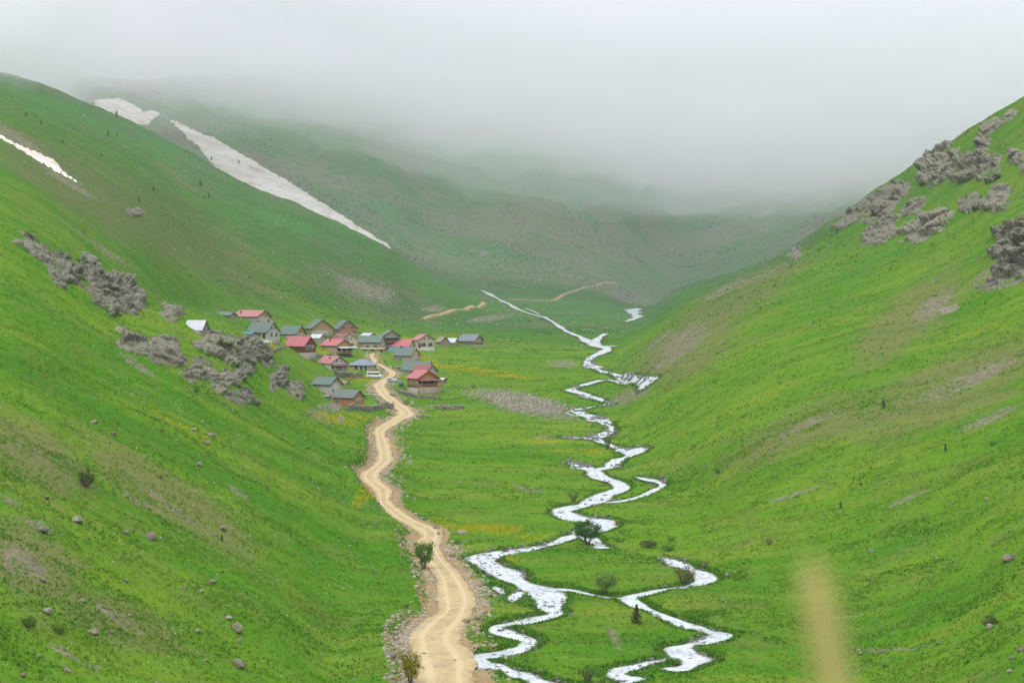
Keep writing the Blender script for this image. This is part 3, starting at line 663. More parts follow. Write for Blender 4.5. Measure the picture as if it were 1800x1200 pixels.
for a in [
 (220,933,17,'pale rounded boulder left of the rusty wedge shaped boulder'),(266,941,27,'rusty wedge shaped boulder on the left slope'),
 (82,1071,22,'pale round boulder above the dark bush at lower left'),(418,1102,30,'biggest brown boulder near the bottom of the left slope'),
 (346,1107,13,'grey boulder left of the biggest brown boulder'),(325,1032,10,'small white topped boulder halfway between road and left edge'),
 (75,1018,15,'grey boulder in the dry grass at lower left'),(145,1054,14,'angular grey boulder right of the dry grass patch at lower left'),
 (165,1109,19,'low grey boulder beside the darker shrub at lower left'),(195,1108,13,'small brown boulder right of the low grey boulder'),
 (117,1176,14,'leaning grey stone near the bottom left corner'),(40,1184,16,'half buried stone at the bottom left corner'),
 (228,1079,10,'small pale stone above the bare streak at lower left'),(300,1079,8,'bright white stone in the grass at lower left'),
 (360,1159,8,'lone white stone low on the left slope'),(420,1126,11,'flat cream stone just below the biggest brown boulder'),
 (420,1164,28,'long flat slab lying in the grass near the bottom'),(244,974,9,'small white stone below the rusty wedge shaped boulder'),
 (372,1020,15,'flat grey stone on the green slope left of the road'),(221,1018,11,'grey stone below the tan patch on the left slope'),
 (402,1085,12,'pale flat stone above the biggest brown boulder'),(355,1036,11,'brownish stone right of the small white topped boulder'),
 (400,1064,9,'small grey stone standing above the pale flat stone'),
 (165,740,13,'grey rock on the grassy slope under the faint trail'),(200,761,13,'pale rock right of the grey rock under the faint trail'),
 (372,763,17,'grey boulder of a pair on the slope below the lowest crag'),(365,777,15,'lower stone of the pair below the lowest crag'),
 (350,815,13,'round grey boulder on the yellow green slope'),(341,754,12,'brownish boulder left of the pair below the lowest crag'),
 (82,873,13,'tilted pale stone below the brown bush'),(135,912,24,'brown flat rock in a bare spot at the left'),
 (75,929,23,'pale flat rock in the scree at the left edge'),(390,927,15,'rubbly boulder at the foot of the long bare streak'),
 (1775,979,24,'pale boulder cluster at the right edge'),(1740,1099,20,'brown boulder under the bush at lower right'),
 (1793,1141,15,'dark boulder at the right photo edge'),(1780,1154,13,'reddish stone below the dark boulder at the right edge'),
 (1775,1178,14,'white stone in the bottom right corner'),(1650,1129,11,'grey stone at the end of the stone row at lower right'),
 (1733,875,8,'small pale stone high on the right meadow'),(1530,968,9,'pale stone in the right meadow above the hollow'),
 (1278,1008,11,'reddish stone beside the side channel'),(1270,1054,10,'grey stone in the grass below the side channel'),
 (768,926,13,'grey boulder on the verge at the bend of the dirt road'),(811,934,17,'long pale boulder beside the yellow flowers'),
 (808,980,10,'tan boulder between road and river'),(859,1044,14,'brown boulder on the river bank below the road'),
 (688,1148,26,'long grey slab on the bank left of the wide road'),(660,920,9,'leaning grey stone above the road cutting'),
 (660,1004,8,'small pale stone on the slope left of the willow'),(745,1148,9,'stone fallen beside the wide part of the road'),
 (800,1160,9,'stone on the right verge of the wide road'),(830,700,8,'pale stone in the boulder field'),
]: boulder(*a)
for a in [(878,1004,9,'dark wet rock in the wide left bend of the river'),(951,1050,8,'dark rock in the river narrows'),(878,1108,17,'rounded dark boulder in the left channel bend'),
 (917,1122,8,'dark rock downstream of the rounded dark boulder'),(911,1139,9,'dark rock in the lower left channel'),(887,967,17,'grey boulder at the mouth of the wide left bend'),
 (922,1015,15,'brown boulder on the right bank of the left bend'),(860,985,8,'rock at the left shore of the river bend'),(1194,1172,12,'dark rock beside the grassy islet in the right channel'),
 (1205,1150,9,'dark rock above the grassy islet in the right channel'),(1113,1050,10,'dark rock at the head of the right channel'),(1180,1093,8,'dark rock in the straight of the right channel'),
 (1040,772,10,'dark rock in the upper rapids'),(1070,905,8,'dark rock at the river bend above the round tree'),(902,1172,8,'dark rock near the bottom of the left channel'),(870,1155,9,'dark rock by the grassy islet in the left channel'),
 (1060,852,8,'dark rock where the side arm leaves the river'),(1228,1112,8,'dark rock at the outer bend of the right channel'),(1045,648,9,'dark rock in the upper rapids below the village meadow')]:
    boulder(*a, mat=RIVROCK, hr=.6, group='dark rocks standing in the river')

inframe = (PX > -40) & (PX < 1840) & (PY > 120) & (PY < 1215)
vis = PY <= np.minimum.accumulate(PY, axis=1)+1.5
def scatter(n, weight, seed):
    r = np.random.default_rng(seed)
    w = np.where(inframe & vis, weight, 0.).ravel(); w = w/w.sum()
    i = r.choice(w.size, n, p=w); a, b = np.unravel_index(i, GD.shape)
    a2 = np.minimum(a+1, nx-1); b2 = np.minimum(b+1, ntr-1); t = r.random((n, 1)); q = r.random((n, 1))
    V = np.stack([GX, GD, GZ], -1)
    return (V[a, b]*(1-t)+V[a2, b]*t)*(1-q)+(V[a, b2]*(1-t)+V[a2, b2]*t)*q, r, (a, b)
def rocks_mesh(name, P, R, r, mat, label, vf=ICO1, flat=.7):
    v, f = vf; n = len(P)
    j = 1+.5*(r.random((n, len(v), 1))-.5)
    an = r.random(n)*6.28; c, s = np.cos(an), np.sin(an)
    sc = R[:, None]*np.stack([.7+.7*r.random(n), .7+.6*r.random(n), flat*(.6+.7*r.random(n))], 1)
    q = v[None]*j*sc[:, None, :]
    q = np.stack([q[..., 0]*c[:, None]-q[..., 1]*s[:, None], q[..., 0]*s[:, None]+q[..., 1]*c[:, None], q[..., 2]], -1)+P[:, None, :]
    ff = (f[None]+(np.arange(n)*len(v))[:, None, None]).reshape(-1, 3)
    o = mesh_np(name, q.reshape(-1, 3), ff, mat, False, {'tint': np.repeat(r.random(n), len(v))})
    return tag(o, label, None, None, 'stuff')
def stones_mat(nm='loose_stone', a=(.15, .13, .095), b=(.40, .37, .31), g=(.20, .175, .13)):
    m, t, bs = new_mat(nm); u = attr(t, 'tint').outputs['Fac']
    P = t.nodes.new('ShaderNodeNewGeometry').outputs['Position']
    c = mixc(t, u, a, b); c = mixc(t, ramp(t, noise(t, P, 3, 3), .4, .7), c, g)
    t.links.new(c, bs.inputs['Base Color']); bs.inputs['Roughness'].default_value = .95; return m
STONES = stones_mat()
dry_land = (rd > .2) & (rv > .3) & (GD > 120)
wgt = (bare*1.0+.03)*dry_land*(GD < 1150)
P, r, ij = scatter(9000, wgt, 3)
s = P[:, 1]/F
R = s*(.7+1.6*r.random(len(P))**3)*np.where(GD[ij] > 600, 1.0, 1.15)
rocks_mesh('scree_stones', P, R, r, STONES, 'loose grey stones scattered over the slopes')
wgt = ((rd > .0) & (rd < np.where(leftof, 3.6, 4.5)))*(rv > .2)*(.25+sstep(-.2, .4, fbm(GX/7, GD/11, o=2, k=99)))*np.exp(-rd/np.where(leftof, 4., 3.))
P, r, ij = scatter(9000, wgt, 5)
R = (.07+.34*r.random(len(P))**3.5)*np.maximum(1, P[:, 1]/420)
P, r, ij = scatter(700, (rd < -.1)*(.2+sstep(-1.2, -.1, rd)), 15)
P[:, 2] += .05; ROADST0 = stones_mat('track_stone', (.26, .21, .14), (.50, .43, .33), (.36, .29, .20))
rocks_mesh('road_stones', P, (.05+.12*r.random(len(P))**2)*np.maximum(1, P[:, 1]/380), r, ROADST0, 'loose stones lying on the dirt road')
P, r, ij = scatter(9000, wgt, 5); R = (.07+.34*r.random(len(P))**3.5)*np.maximum(1, P[:, 1]/420)
ROADST = stones_mat('road_stone', (.22, .175, .12), (.47, .41, .32), (.30, .24, .17))
rocks_mesh('road_rubble', P, R, r, ROADST, 'rubble and broken stones along the edges of the dirt road')
wgt = ((rv > -2.6) & (rv < .8) & (GD < 900))*(rd > 1)*1.0*sstep(-.15, .35, fbm(GX/5, GD/9, o=2, k=98))
P, r, ij = scatter(4600, wgt, 6)
P[:, 2] += np.where(rv[ij] < 0, .22, 0)
R = (.12+.38*r.random(len(P))**2.5)*np.maximum(.8, P[:, 1]/350)
RIVST = plain('wet_stone', (.08, .08, .08), (.22, .21, .19), .8)
rocks_mesh('river_stones', P, R, r, RIVST, 'dark wet stones along the river banks')
P, r, ij = scatter(3200, dry_land*(GX < -18)*(GD < 420)*(.15+sstep(.0, .5, fbm(GX/12, GD/8, o=3, k=77))), 16)
rocks_mesh('pale_stones', P, P[:, 1]/F*(.5+1.5*r.random(len(P))**3.5), r, stones_mat('pale_stone', (.26, .24, .20), (.55, .52, .46), (.36, .33, .28)), 'pale small stones lying in the grass of the near left slope')
# stones and dark scrub on the slopes further off
P, r, ij = scatter(15000, dry_land*(GD > 560)*((hill > .35) | (GD > 940))*(1+1.2*farm)*(.12+sstep(-.05, .4, fbm(GX/45, GD/30, o=3, k=73)))*(PY < 640), 17)
rocks_mesh('hillside_stones', P, P[:, 1]/F*(.55+1.7*r.random(len(P))**3.2), r, STONES, 'grey stones strewn over the far hillsides')
# stony rampart beside the village
wgt = blob(930, 712, 115, 20, 11)+.8*blob(1100, 520, 40, 16, 15)+.5*blob(640, 508, 70, 14, 20)
P, r, ij = scatter(3800, wgt*dry_land, 8)
R = P[:, 1]/F*(.7+2.3*r.random(len(P))**2.5)
rocks_mesh('boulder_field', P, R, r, STONES, 'field of grey rubble between the village meadow and the river', flat=.8)

# ------------------------------------------------------------------ grass, herbs
def leaf_mat(name, a, b, c=None):
    m, t, bs = new_mat(name); u = attr(t, 'tint').outputs['Fac']
    col = mixc(t, u, a, b)
    if c: col = mixc(t, ramp(t, u, .9, .97), col, c)
    t.links.new(col, bs.inputs['Base Color']); bs.inputs['Roughness'].default_value = .8; bs.inputs['Specular IOR Level'].default_value = .15
    return m
def blades(name, P, Hh, Wd, r, mat, label, nb=4, tint=None):
    n = len(P); an = r.random((n, nb))*6.28; ln = .35+.5*r.random((n, nb))
    c, s = np.cos(an), np.sin(an); of = .35*Wd[:, None]*(r.random((n, nb, 2))-.5)*2 if False else (r.random((n, nb, 2))-.5)*Wd[:, None, None]
    base = P[:, None, :]+np.concatenate([of, np.zeros((n, nb, 1))], -1)
    hw = (Wd*.22)[:, None]; h = Hh[:, None]*(.6+.6*r.random((n, nb)))
    a = base+np.stack([-s*hw, c*hw, -.05+0*h], -1); b = base+np.stack([s*hw, -c*hw, -.05+0*h], -1)
    tp = base+np.stack([c*ln*h*.7, s*ln*h*.7, h], -1)
    V = np.stack([a, b, tp], 2).reshape(-1, 3); f = np.arange(len(V)).reshape(-1, 3)
    tt = (r.random(n) if tint is None else tint)[:, None]+.25*(r.random((n, nb))-.5)
    o = mesh_np(name, V, f, mat, False, {'tint': np.repeat(np.clip(tt, 0, 1).ravel(), 3)})
    return tag(o, label, None, None, 'stuff')
GRASS = leaf_mat('grass_blade', (.085, .24, .016), (.19, .305, .026), (.36, .33, .15))
free = (rd > 1.2) & (rv > .2) & (GD > 120)
patchy = sstep(-.25, .35, fbm(GX/6, GD/4, o=3, k=61))
P, r, ij = scatter(60000, free*(GD < 430)*(.45+.55*sstep(200, 260, GD))*(.25+patchy)*(1-.7*bare), 11)
blades('grass_tufts', P, .10+.17*r.random(len(P)), .3+.35*r.random(len(P)), r, GRASS, 'tufts of meadow grass covering the near slopes', 4, np.clip(.45+.45*fbm(P[:, 0]/9, P[:, 1]/5, o=3, k=62)+.25*(r.random(len(P))-.5), 0, 1))
P, r, ij = scatter(26000, free*(GD >= 400)*(GD < 900)*(.15+patchy)*(1-.7*bare), 12)
blades('distant_grass_tufts', P, .2+.25*r.random(len(P)), .5+.6*r.random(len(P)), r, GRASS, 'rougher tufts of grass on the slopes further off', 3, np.clip(.4+.5*fbm(P[:, 0]/14, P[:, 1]/9, o=3, k=63)+.2*(r.random(len(P))-.5), 0, 1))
HERB = leaf_mat('herb_leaf', (.06, .185, .014), (.12, .265, .02))
wgt = free*(GD < 1000)*(.35+.65*sstep(220, 300, GD))*sstep(.25, .5, fbm(GX/9, GD/9, o=3, k=64))*(.3+2.0*np.exp(-np.maximum(rv, 0)/2.5))
P, r, ij = scatter(17000, wgt, 13)
blades('leafy_herbs', P, (.12+.2*r.random(len(P)))*np.maximum(1, P[:, 1]/450), (.35+.4*r.random(len(P)))*np.maximum(1, P[:, 1]/450), r, HERB, 'clumps of darker leafy herbs in the meadow and by the water', 4)
P, r, ij = scatter(9000, (rd > 1)*(GD > 120)*(GD < 800)*((rv > -.25) & (rv < .7))*(.3+sstep(-.3, .3, fbm(GX/6, GD/9, o=2, k=66))), 19)
P[:, 2] += .1
blades('bank_grass', P, (.18+.25*r.random(len(P)))*np.maximum(1, P[:, 1]/420), (.4+.4*r.random(len(P)))*np.maximum(1, P[:, 1]/420), r, HERB, 'rank grass hanging over the edges of the river', 5)
SCRUB = leaf_mat('scrub_leaf', (.018, .045, .014), (.06, .12, .03))
P, r, ij = scatter(8000, free*(GD > 600)*((hill > .35) | (GD > 940))*(1+1.*farm)*sstep(.0, .4, fbm(GX/60, GD/40, o=3, k=75))*(PY < 660), 18)
s_ = P[:, 1]/F
blades('hillside_scrub', P, s_*(1.+2.2*r.random(len(P))**2), s_*(2+3.5*r.random(len(P))**2), r, SCRUB, 'dark low scrub sprinkled over the far hillsides', 4)
FLOWER = leaf_mat('yellow_petal', (.40, .36, .008), (.50, .47, .02))
P, r, ij = scatter(8500, free*flower*(GD < 950)*sstep(-.1, .3, fbm(GX/7, GD/9, o=2, k=65)), 14)
blades('yellow_flowers', P, (.2+.15*r.random(len(P)))*np.maximum(1, P[:, 1]/400), (.22+.2*r.random(len(P)))*np.maximum(1, P[:, 1]/400), r, FLOWER, 'yellow flowers massed in drifts in the meadow', 2)

# ------------------------------------------------------------------ trees and bushes
BARK = plain('bark', (.13, .10, .075), (.07, .055, .04), 6)
LEAF = {k: leaf_mat('leaf_'+k, a, b) for k, a, b in [('willow', (.075, .19, .03), (.17, .31, .05)), ('dark', (.03, .11, .025), (.08, .20, .04)), ('pale', (.13, .25, .04), (.22, .34, .07)),
        ('gold', (.14, .17, .015), (.32, .24, .02)), ('brown', (.10, .085, .035), (.17, .15, .05)), ('bush', (.045, .14, .015), (.11, .22, .025)), ('conifer', (.018, .055, .028), (.05, .105, .05)), ('olive', (.05, .075, .02), (.13, .13, .045))]}
def tube(V, Fc, p0, p1, r0, r1, k=6):
    d = np.array(p1)-np.array(p0); d = d/np.linalg.norm(d); a = np.cross(d, [.3, .9, .2]); a /= np.linalg.norm(a); b = np.cross(d, a); o = len(V)
    for p, rr in ((p0, r0), (p1, r1)):
        for i in range(k):
            t = 6.2832*i/k; V.append(tuple(np.array(p)+rr*(a*math.cos(t)+b*math.sin(t))))
    for i in range(k): Fc.append((o+i, o+(i+1) % k, o+k+(i+1) % k, o+k+i))
def leafquads(C, size, r, droop=0.):
    n = len(C); d1 = r.normal(size=(n, 3)); d1 /= np.linalg.norm(d1, axis=1, keepdims=True); d2 = np.cross(d1, r.normal(size=(n, 3))); d2 /= np.linalg.norm(d2, axis=1, keepdims=True)
    d1[:, 2] -= droop
    L = size*(.7+.8*r.random((n, 1))); d1 = d1*L; d2 = d2*L*.5
    V = np.stack([C-d1, C+d2, C+d1, C-d2], 1).reshape(-1, 3); return V, np.arange(4*n).reshape(-1, 4)
def leafy(x, y, hpx, wpx, leaf, label, name='tree', cat='tree', n=900, stem=.3, dens=1., group=None, spread=.55, seed=None):
    p = at(x, y); s = p.y/F; h = hpx*s; w = wpx*s; r = np.random.default_rng(int(x*13+y) if seed is None else seed)
    root = empty(name, (p.x, p.y, p.z-.05), label, cat, group)
    V = []; Fc = []
    nb = 3 if stem > .2 else 6
    tops = []
    th = h*stem
    for i in range(nb):
        a = 6.28*(i+r.random()*.6)/nb; bx, by = .06*w*math.cos(a), .06*w*math.sin(a)
        m = (bx+.10*w*math.cos(a), by+.10*w*math.sin(a), th+.1*h); tube(V, Fc, (bx*.4, by*.4, 0), m, .028*h+.02, .02*h+.015)
        for j in range(3):
            a2 = a+(r.random()-.5)*2.2; e = (m[0]+.24*w*math.cos(a2), m[1]+.24*w*math.sin(a2), h*(stem+.25+.4*r.random()))
            tube(V, Fc, m, e, .018*h+.01, .006*h+.005); tops.append(e)
    mesh_np('trunk', V, np.array(Fc), BARK, True, None, root)
    cl = []
    ncl = int(22*dens)+6
    for i in range(ncl):
        while True:
            q = r.uniform(-1, 1, 3)
            if .12 < np.linalg.norm(q) < 1: break
        cl.append(np.array([q[0]*w*.42, q[1]*w*.42, h*(stem*.75+(1-stem*.75)*(.5+.44*q[2]))]))
    cl = np.array(cl+[np.array(t) for t in tops])
    pick = r.integers(0, len(cl), n); n = int(n*1.9); pick = r.integers(0, len(cl), n); C_ = cl[pick]+r.normal(size=(n, 3))*np.array([w, w, h*.8])*.075
    C_[:, 2] = np.maximum(C_[:, 2], .05*h)
    v, f = leafquads(C_, .027*max(h, w), r)
    ct = r.random(len(cl))
    ti = np.clip(.25+.5*ct[pick]+.3*(r.random(n)-.5)+.1*(C_[:, 2]/h-.5), 0, 1)
    mesh_np('crown', v, f, LEAF[leaf], False, {'tint': np.repeat(ti, 4)}, root)
    return root
def conifer(x, y, hpx, label, leaf='conifer', w=.72, group=None, n=420, name='conifer'):
    p = at(x, y); s = p.y/F; h = hpx*s; r = np.random.default_rng(int(x*3+y))
    root = empty(name, (p.x, p.y, p.z-.1), label, 'conifer', group)
    V = []; Fc = []; tube(V, Fc, (0, 0, 0), (0, 0, h*.96), .035*h+.02, .006*h)
    mesh_np('trunk', V, np.array(Fc), BARK, True, None, root)
    t = r.random(n)**.8; z = h*(.06+.94*t); rad = h*w*.5*(1-t)**.8*(.35+.75*r.random(n)); tier = .75+.35*np.sin(t*34); a = r.random(n)*6.28; rad *= tier*(1+.35*np.sin(a*2+x))
    C_ = np.stack([rad*np.cos(a), rad*np.sin(a), z-.25*rad], 1)
    v, f = leafquads(C_, .055*h, r, .3)
    mesh_np('crown', v, f, LEAF[leaf], False, {'tint': np.repeat(r.random(n), 4)}, root)
    return root
WIL = 'small trees and shrubs along the river'
leafy(745,1000,48,36,'willow','bushy green willow on the bank at the left edge of the dirt road', stem=.28, n=1500, group=WIL)
leafy(722,1203,58,42,'gold','yellow green sapling at the bottom edge left of the road', stem=.3, n=1000, group=WIL)
leafy(1032,957,44,50,'dark','round dark green tree standing in the river fork', stem=.22, n=1800, group=WIL)
leafy(1065,1046,44,46,'pale','pale feathery tree in the meadow between the river branches', stem=.25, n=1500, dens=1.6, group=WIL)
leafy(1204,1030,36,40,'brown','thin brownish bare looking shrub on the side channel', stem=.2, n=620, group=WIL)
leafy(1238,1000,20,24,'brown','low twiggy shrub on the far bank of the side channel', stem=.2, n=160, group=WIL)
leafy(1034,1198,30,28,'olive','brown green shrub at the bottom edge between the river branches', stem=.1, n=420, group=WIL)
leafy(1068,790,26,14,'olive','thin upright shrub beside the upper rapids', stem=.15, n=220, group=WIL)
leafy(1008,882,26,26,'willow','soft green shrub on the left bank above the round dark tree', stem=.15, n=260, group=WIL)
leafy(1352,957,16,16,'olive','small grey green shrub in the meadow right of the side channel', stem=.1, n=160, group=WIL)
leafy(871,1168,14,26,'bush','green grassy islet bush in the left channel', stem=.05, n=420, name='bush', cat='bush', group=WIL)
leafy(1186,1168,13,30,'bush','green grassy islet bush in the right channel', stem=.05, n=420, name='bush', cat='bush', group=WIL)
leafy(1144,1080,11,16,'bush','small green bush on a rock in the right channel', stem=.05, n=200, name='bush', cat='bush', group=WIL)
leafy(1224,1104,13,12,'bush','small upright bush at the outer bend of the right channel', stem=.05, n=200, name='bush', cat='bush', group=WIL)
for a in [(1140,962,16,34,'olive','low grey green thicket along the foot of the right meadow'),(1090,952,12,20,'bush','small bush right of the round dark tree'),(1175,968,14,26,'bush','bush at the right end of the low thicket'),
          (950,962,10,22,'brown','brown twigs overhanging the river above its left bend'),(922,1015,12,16,'brown','brown twiggy bush beside the brown river boulder'),
          (152,856,36,28,'olive','brownish green bush standing alone on the bare streak at left'),(50,1103,26,30,'bush','dark green bush at lower left with bare earth beside it'),(105,1114,22,24,'bush','blurry dark shrub right of the dark green bush at lower left'),
          (285,760,10,10,'bush','small green bush upper of two on the left slope above the bare streak'),(190,843,9,10,'bush','small green bush right of the brownish bush'),(282,841,9,12,'bush','small green bush above the long bare streak'),
          (345,690,13,14,'bush','green bush at the foot of the broad heap of fused boulders'),(110,652,9,11,'bush','small dark bush on the faint trail at left'),(225,876,9,9,'bush','small green bush below the bare streak'),(147,410,8,8,'dark','small bush on the upper left slope'),
          (1261,832,13,13,'dark','round dark bush on the lower right slope'),(1745,783,10,14,'dark','dark green bush high in the right meadow'),(1740,1102,24,34,'olive','wide bush growing over a brown boulder at lower right'),
          (1262,750,7,8,'bush','tiny bush on the right slope above the round dark bush'),(1220,786,7,11,'olive','small brown bush near the foot of the right slope'),(1540,694,8,9,'dark','small bush left above the dark spruce on the right slope'),
          (1402,874,7,10,'bush','small bush at the left end of the stony streak on the right meadow'),(1513,853,9,9,'bush','small green bush at the right end of the stony streak'),
          (714,713,13,14,'dark','dark green bush at the inner bend of the road below the village'),(832,682,10,9,'dark','dark green bush alone in the village meadow'),(565,615,7,12,'bush','green bush between the dark red log house and the awning house'),
          (771,940,10,9,'bush','small bush on the rubble bank at the road bend'),(803,956,12,10,'dark','dark bush between road bend and yellow flowers'),(795,980,11,14,'bush','bush on the rubble bank beside the willow'),
          (821,1094,9,20,'bush','flat green bush on the verge of the wide road'),(665,640,9,10,'bush','bush beside the plank pile in the village'),(715,1068,10,14,'dark','dark shrub on the slope above the road cutting'),
          (690,697,8,16,'bush','low bush in front of the red roofed porch house'),(1180,950,10,16,'dark','dark bush at the foot of the right slope'),(1640,1128,9,12,'bush','small bush on the stone row at lower right'),(1555,1172,9,14,'dark','low dark bush at the bottom of the right meadow'),
          (610,562,5,6,'bush','small bush behind the two storey red gabled house'),(840,1090,10,16,'bush','bush on the bank between the wide road and the left channel'),(985,905,9,14,'bush','bush on the outer bank of the upper river bend')]:
    leafy(*a, name='bush', cat='bush', stem=.06, n=int(120+a[2]*a[3]*.7), group='bushes dotted over the meadows and slopes')
CG = 'dark conifers dotted over the slopes'
for a in [(205,208,14,'dark conifer on the left skyline in front of the snow'),(46,205,9,'small conifer high on the left hill near the photo edge'),(72,219,8,'small conifer right of the one near the photo edge'),(190,240,12,'conifer below the skyline conifer'),
          (206,240,7,'tiny conifer right of the conifer below the skyline one'),(352,327,12,'conifer on the left hill below the long snow'),(270,336,10,'conifer in the dark green strip of the left hill'),(367,348,11,'taller of two touching conifers below the long snow'),(359,350,8,'shorter of two touching conifers below the long snow'),
          (178,275,7,'tiny conifer in the middle of the left hill'),(110,252,7,'tiny conifer above the thin strip of snow'),(62,205,6,'tiny conifer between the two near the upper left edge'),(420,290,10,'conifer at the lower edge of the long snow'),(372,283,9,'conifer group tip at the side of the long snow'),
          (245,355,8,'low conifer above the lone grey rock'),(215,372,6,'tiny conifer left of the lone grey rock'),(1553,718,17,'dark spruce standing on the right slope beside the bare streak'),(1662,792,14,'thin young conifer in the right meadow'),(1478,893,13,'slender young conifer on the lower right meadow'),
          (390,951,13,'single young conifer on the left slope above the road'),(1565,475,7,'tiny conifer below the ragged brown crag'),(1732,535,7,'tiny conifer near the ledge under the largest dark cliff'),(1433,385,7,'small conifer on the hazy far slope beside the right ridge'),(1447,389,7,'small conifer right of the other hazy one on the far slope'),
          (945,490,7,'small dark conifer beside the dark rock on the far slope'),(1390,470,6,'tiny conifer at the low end of the right ridge'),(810,450,6,'tiny conifer on the far slope above the snow tip'),(520,447,6,'tiny conifer on the left hill above the village')]:
    conifer(*a, group=CG, n=260)
conifer(1119,1095,34,'dark young spruce in the meadow between the river branches', 'olive', .75, n=700)

# ------------------------------------------------------------------ buildings
M = {
 'stone': plain('house_stone', (.38, .345, .295), (.24, .22, .185), 1.6, .9, 2.2, bdist=.25),
 'render': plain('pale_render', (.52, .49, .45), (.42, .40, .36), .8, .9), 'cream': plain('cream_render', (.56, .47, .35), (.46, .38, .28), .8, .9),
 'white': plain('whitewash', (.64, .62, .58), (.50, .47, .43), .8, .9), 'block': plain('grey_block', (.42, .40, .36), (.31, .29, .26), 1.2, .9, 3, bdist=.1),
 'wood': plain('tan_boards', (.46, .31, .18), (.33, .21, .12), 2.2, .8, 4, stretch=(3, 3, .25)), 'oldwood': plain('weathered_boards', (.37, .295, .215), (.25, .20, .145), 2.2, .85, 4, stretch=(3, 3, .25)),
 'orange': plain('orange_boards', (.44, .23, .075), (.34, .16, .05), 2.2, .7, 4, stretch=(3, 3, .25)), 'redwood': plain('red_brown_logs', (.21, .055, .028), (.13, .035, .02), 2.2, .7, 4, stretch=(.4, .4, 4)),
 'pinkwood': plain('red_washed_boards', (.42, .21, .15), (.31, .155, .105), 2.2, .8, 4, stretch=(3, 3, .25)), 'brownwood': plain('brown_planks', (.46, .245, .115), (.34, .175, .085), 2.2, .8, 4, stretch=(3, 3, .25)),
 'red': plain('red_sheet_roof', (.50, .155, .165), (.40, .12, .13), .7, .45, 2, stretch=(5, .3, .3)), 'pink': plain('faded_red_roof', (.47, .20, .19), (.36, .14, .135), .7, .5, 2, stretch=(5, .3, .3)),
 'dullred': plain('dull_red_roof', (.30, .095, .09), (.23, .085, .08), .7, .6, 2, stretch=(5, .3, .3)), 'green': plain('green_sheet_roof', (.095, .150, .125), (.135, .18, .155), .6, .45, 2, stretch=(5, .3, .3)),
 'greygreen': plain('grey_green_roof', (.15, .185, .165), (.115, .145, .13), .6, .5, 2, stretch=(5, .3, .3)), 'teal': plain('teal_sheet_roof', (.055, .19, .21), (.07, .15, .17), .6, .5), 'bluegrey': plain('blue_grey_roof', (.22, .26, .33), (.18, .22, .28), .6, .45, 2, stretch=(5, .3, .3)),
 'slate': plain('grey_sheet_roof', (.20, .225, .25), (.15, .17, .19), .6, .5), 'zinc': plain('pale_zinc_roof', (.60, .62, .65), (.48, .50, .53), .6, .4, metal=.2), 'rust': plain('rusty_roof', (.25, .17, .12), (.33, .27, .21), .6, .8),
 'glass': plain('dark_window', (.02, .025, .03), (.04, .045, .05), 1, .15), 'frame': plain('white_frame', (.62, .61, .58), None, 2, .6), 'dark': plain('shade_paint', (.025, .022, .02), None, 1, .8), 'doorwood': plain('door_wood', (.10, .06, .035), None, 3, .7),  # 'dark' is the flat colour standing in for porch shade
 'trim': plain('dark_trim', (.08, .07, .065), None, 2, .7), 'redtrim': plain('red_trim', (.35, .06, .065), None, 2, .6), 'purple': plain('purple_roof', (.20, .05, .11), None, 1, .5), 'awning': plain('white_awning', (.68, .70, .74), None, 1, .5), 'blue': plain('blue_paint', (.10, .20, .30), None, 1, .5),
}
def boxes(name, L, mat, parent, rz=None):
    """boxes (x0,x1,y0,y1,z0,z1) joined as ONE part"""
    V = []; Fc = []
    for (a, b, c, d, e, f) in L:
        o = len(V); V += [(x, y, z) for z in (e, f) for y in (c, d) for x in (a, b)]
        Fc += [tuple(o+i for i in q) for q in ((0, 2, 3, 1), (4, 5, 7, 6), (0, 1, 5, 4), (2, 6, 7, 3), (0, 4, 6, 2), (1, 3, 7, 5))]
    return mesh_np(name, V, np.array(Fc), mat, False, None, parent)
def prism(name, prof, x0, x1, mat, parent):
    """profile (y, z) extruded along x"""
    n = len(prof); V = [(x0, y, z) for y, z in prof]+[(x1, y, z) for y, z in prof]
    bm = bmesh.new(); vs = [bm.verts.new(v) for v in V]
    bm.faces.new(vs[:n][::-1]); bm.faces.new(vs[n:])
    for i in range(n): bm.faces.new((vs[i], vs[(i+1) % n], vs[n+(i+1) % n], vs[n+i]))
    bmesh.ops.recalc_face_normals(bm, faces=bm.faces)
    me = bpy.data.meshes.new(name); bm.to_mesh(me); bm.free(); me.materials.append(mat); o = bpy.data.objects.new(name, me); C.objects.link(o); o.parent = parent; return o
def slab(name, quad, th, mat, parent):
    q = np.array(quad, float); V = np.concatenate([q, q+np.array([0, 0, th])])
    return mesh_np(name, V, np.array([(0, 3, 2, 1), (4, 5, 6, 7), (0, 1, 5, 4), (1, 2, 6, 5), (2, 3, 7, 6), (3, 0, 4, 7)]), mat, False, None, parent)
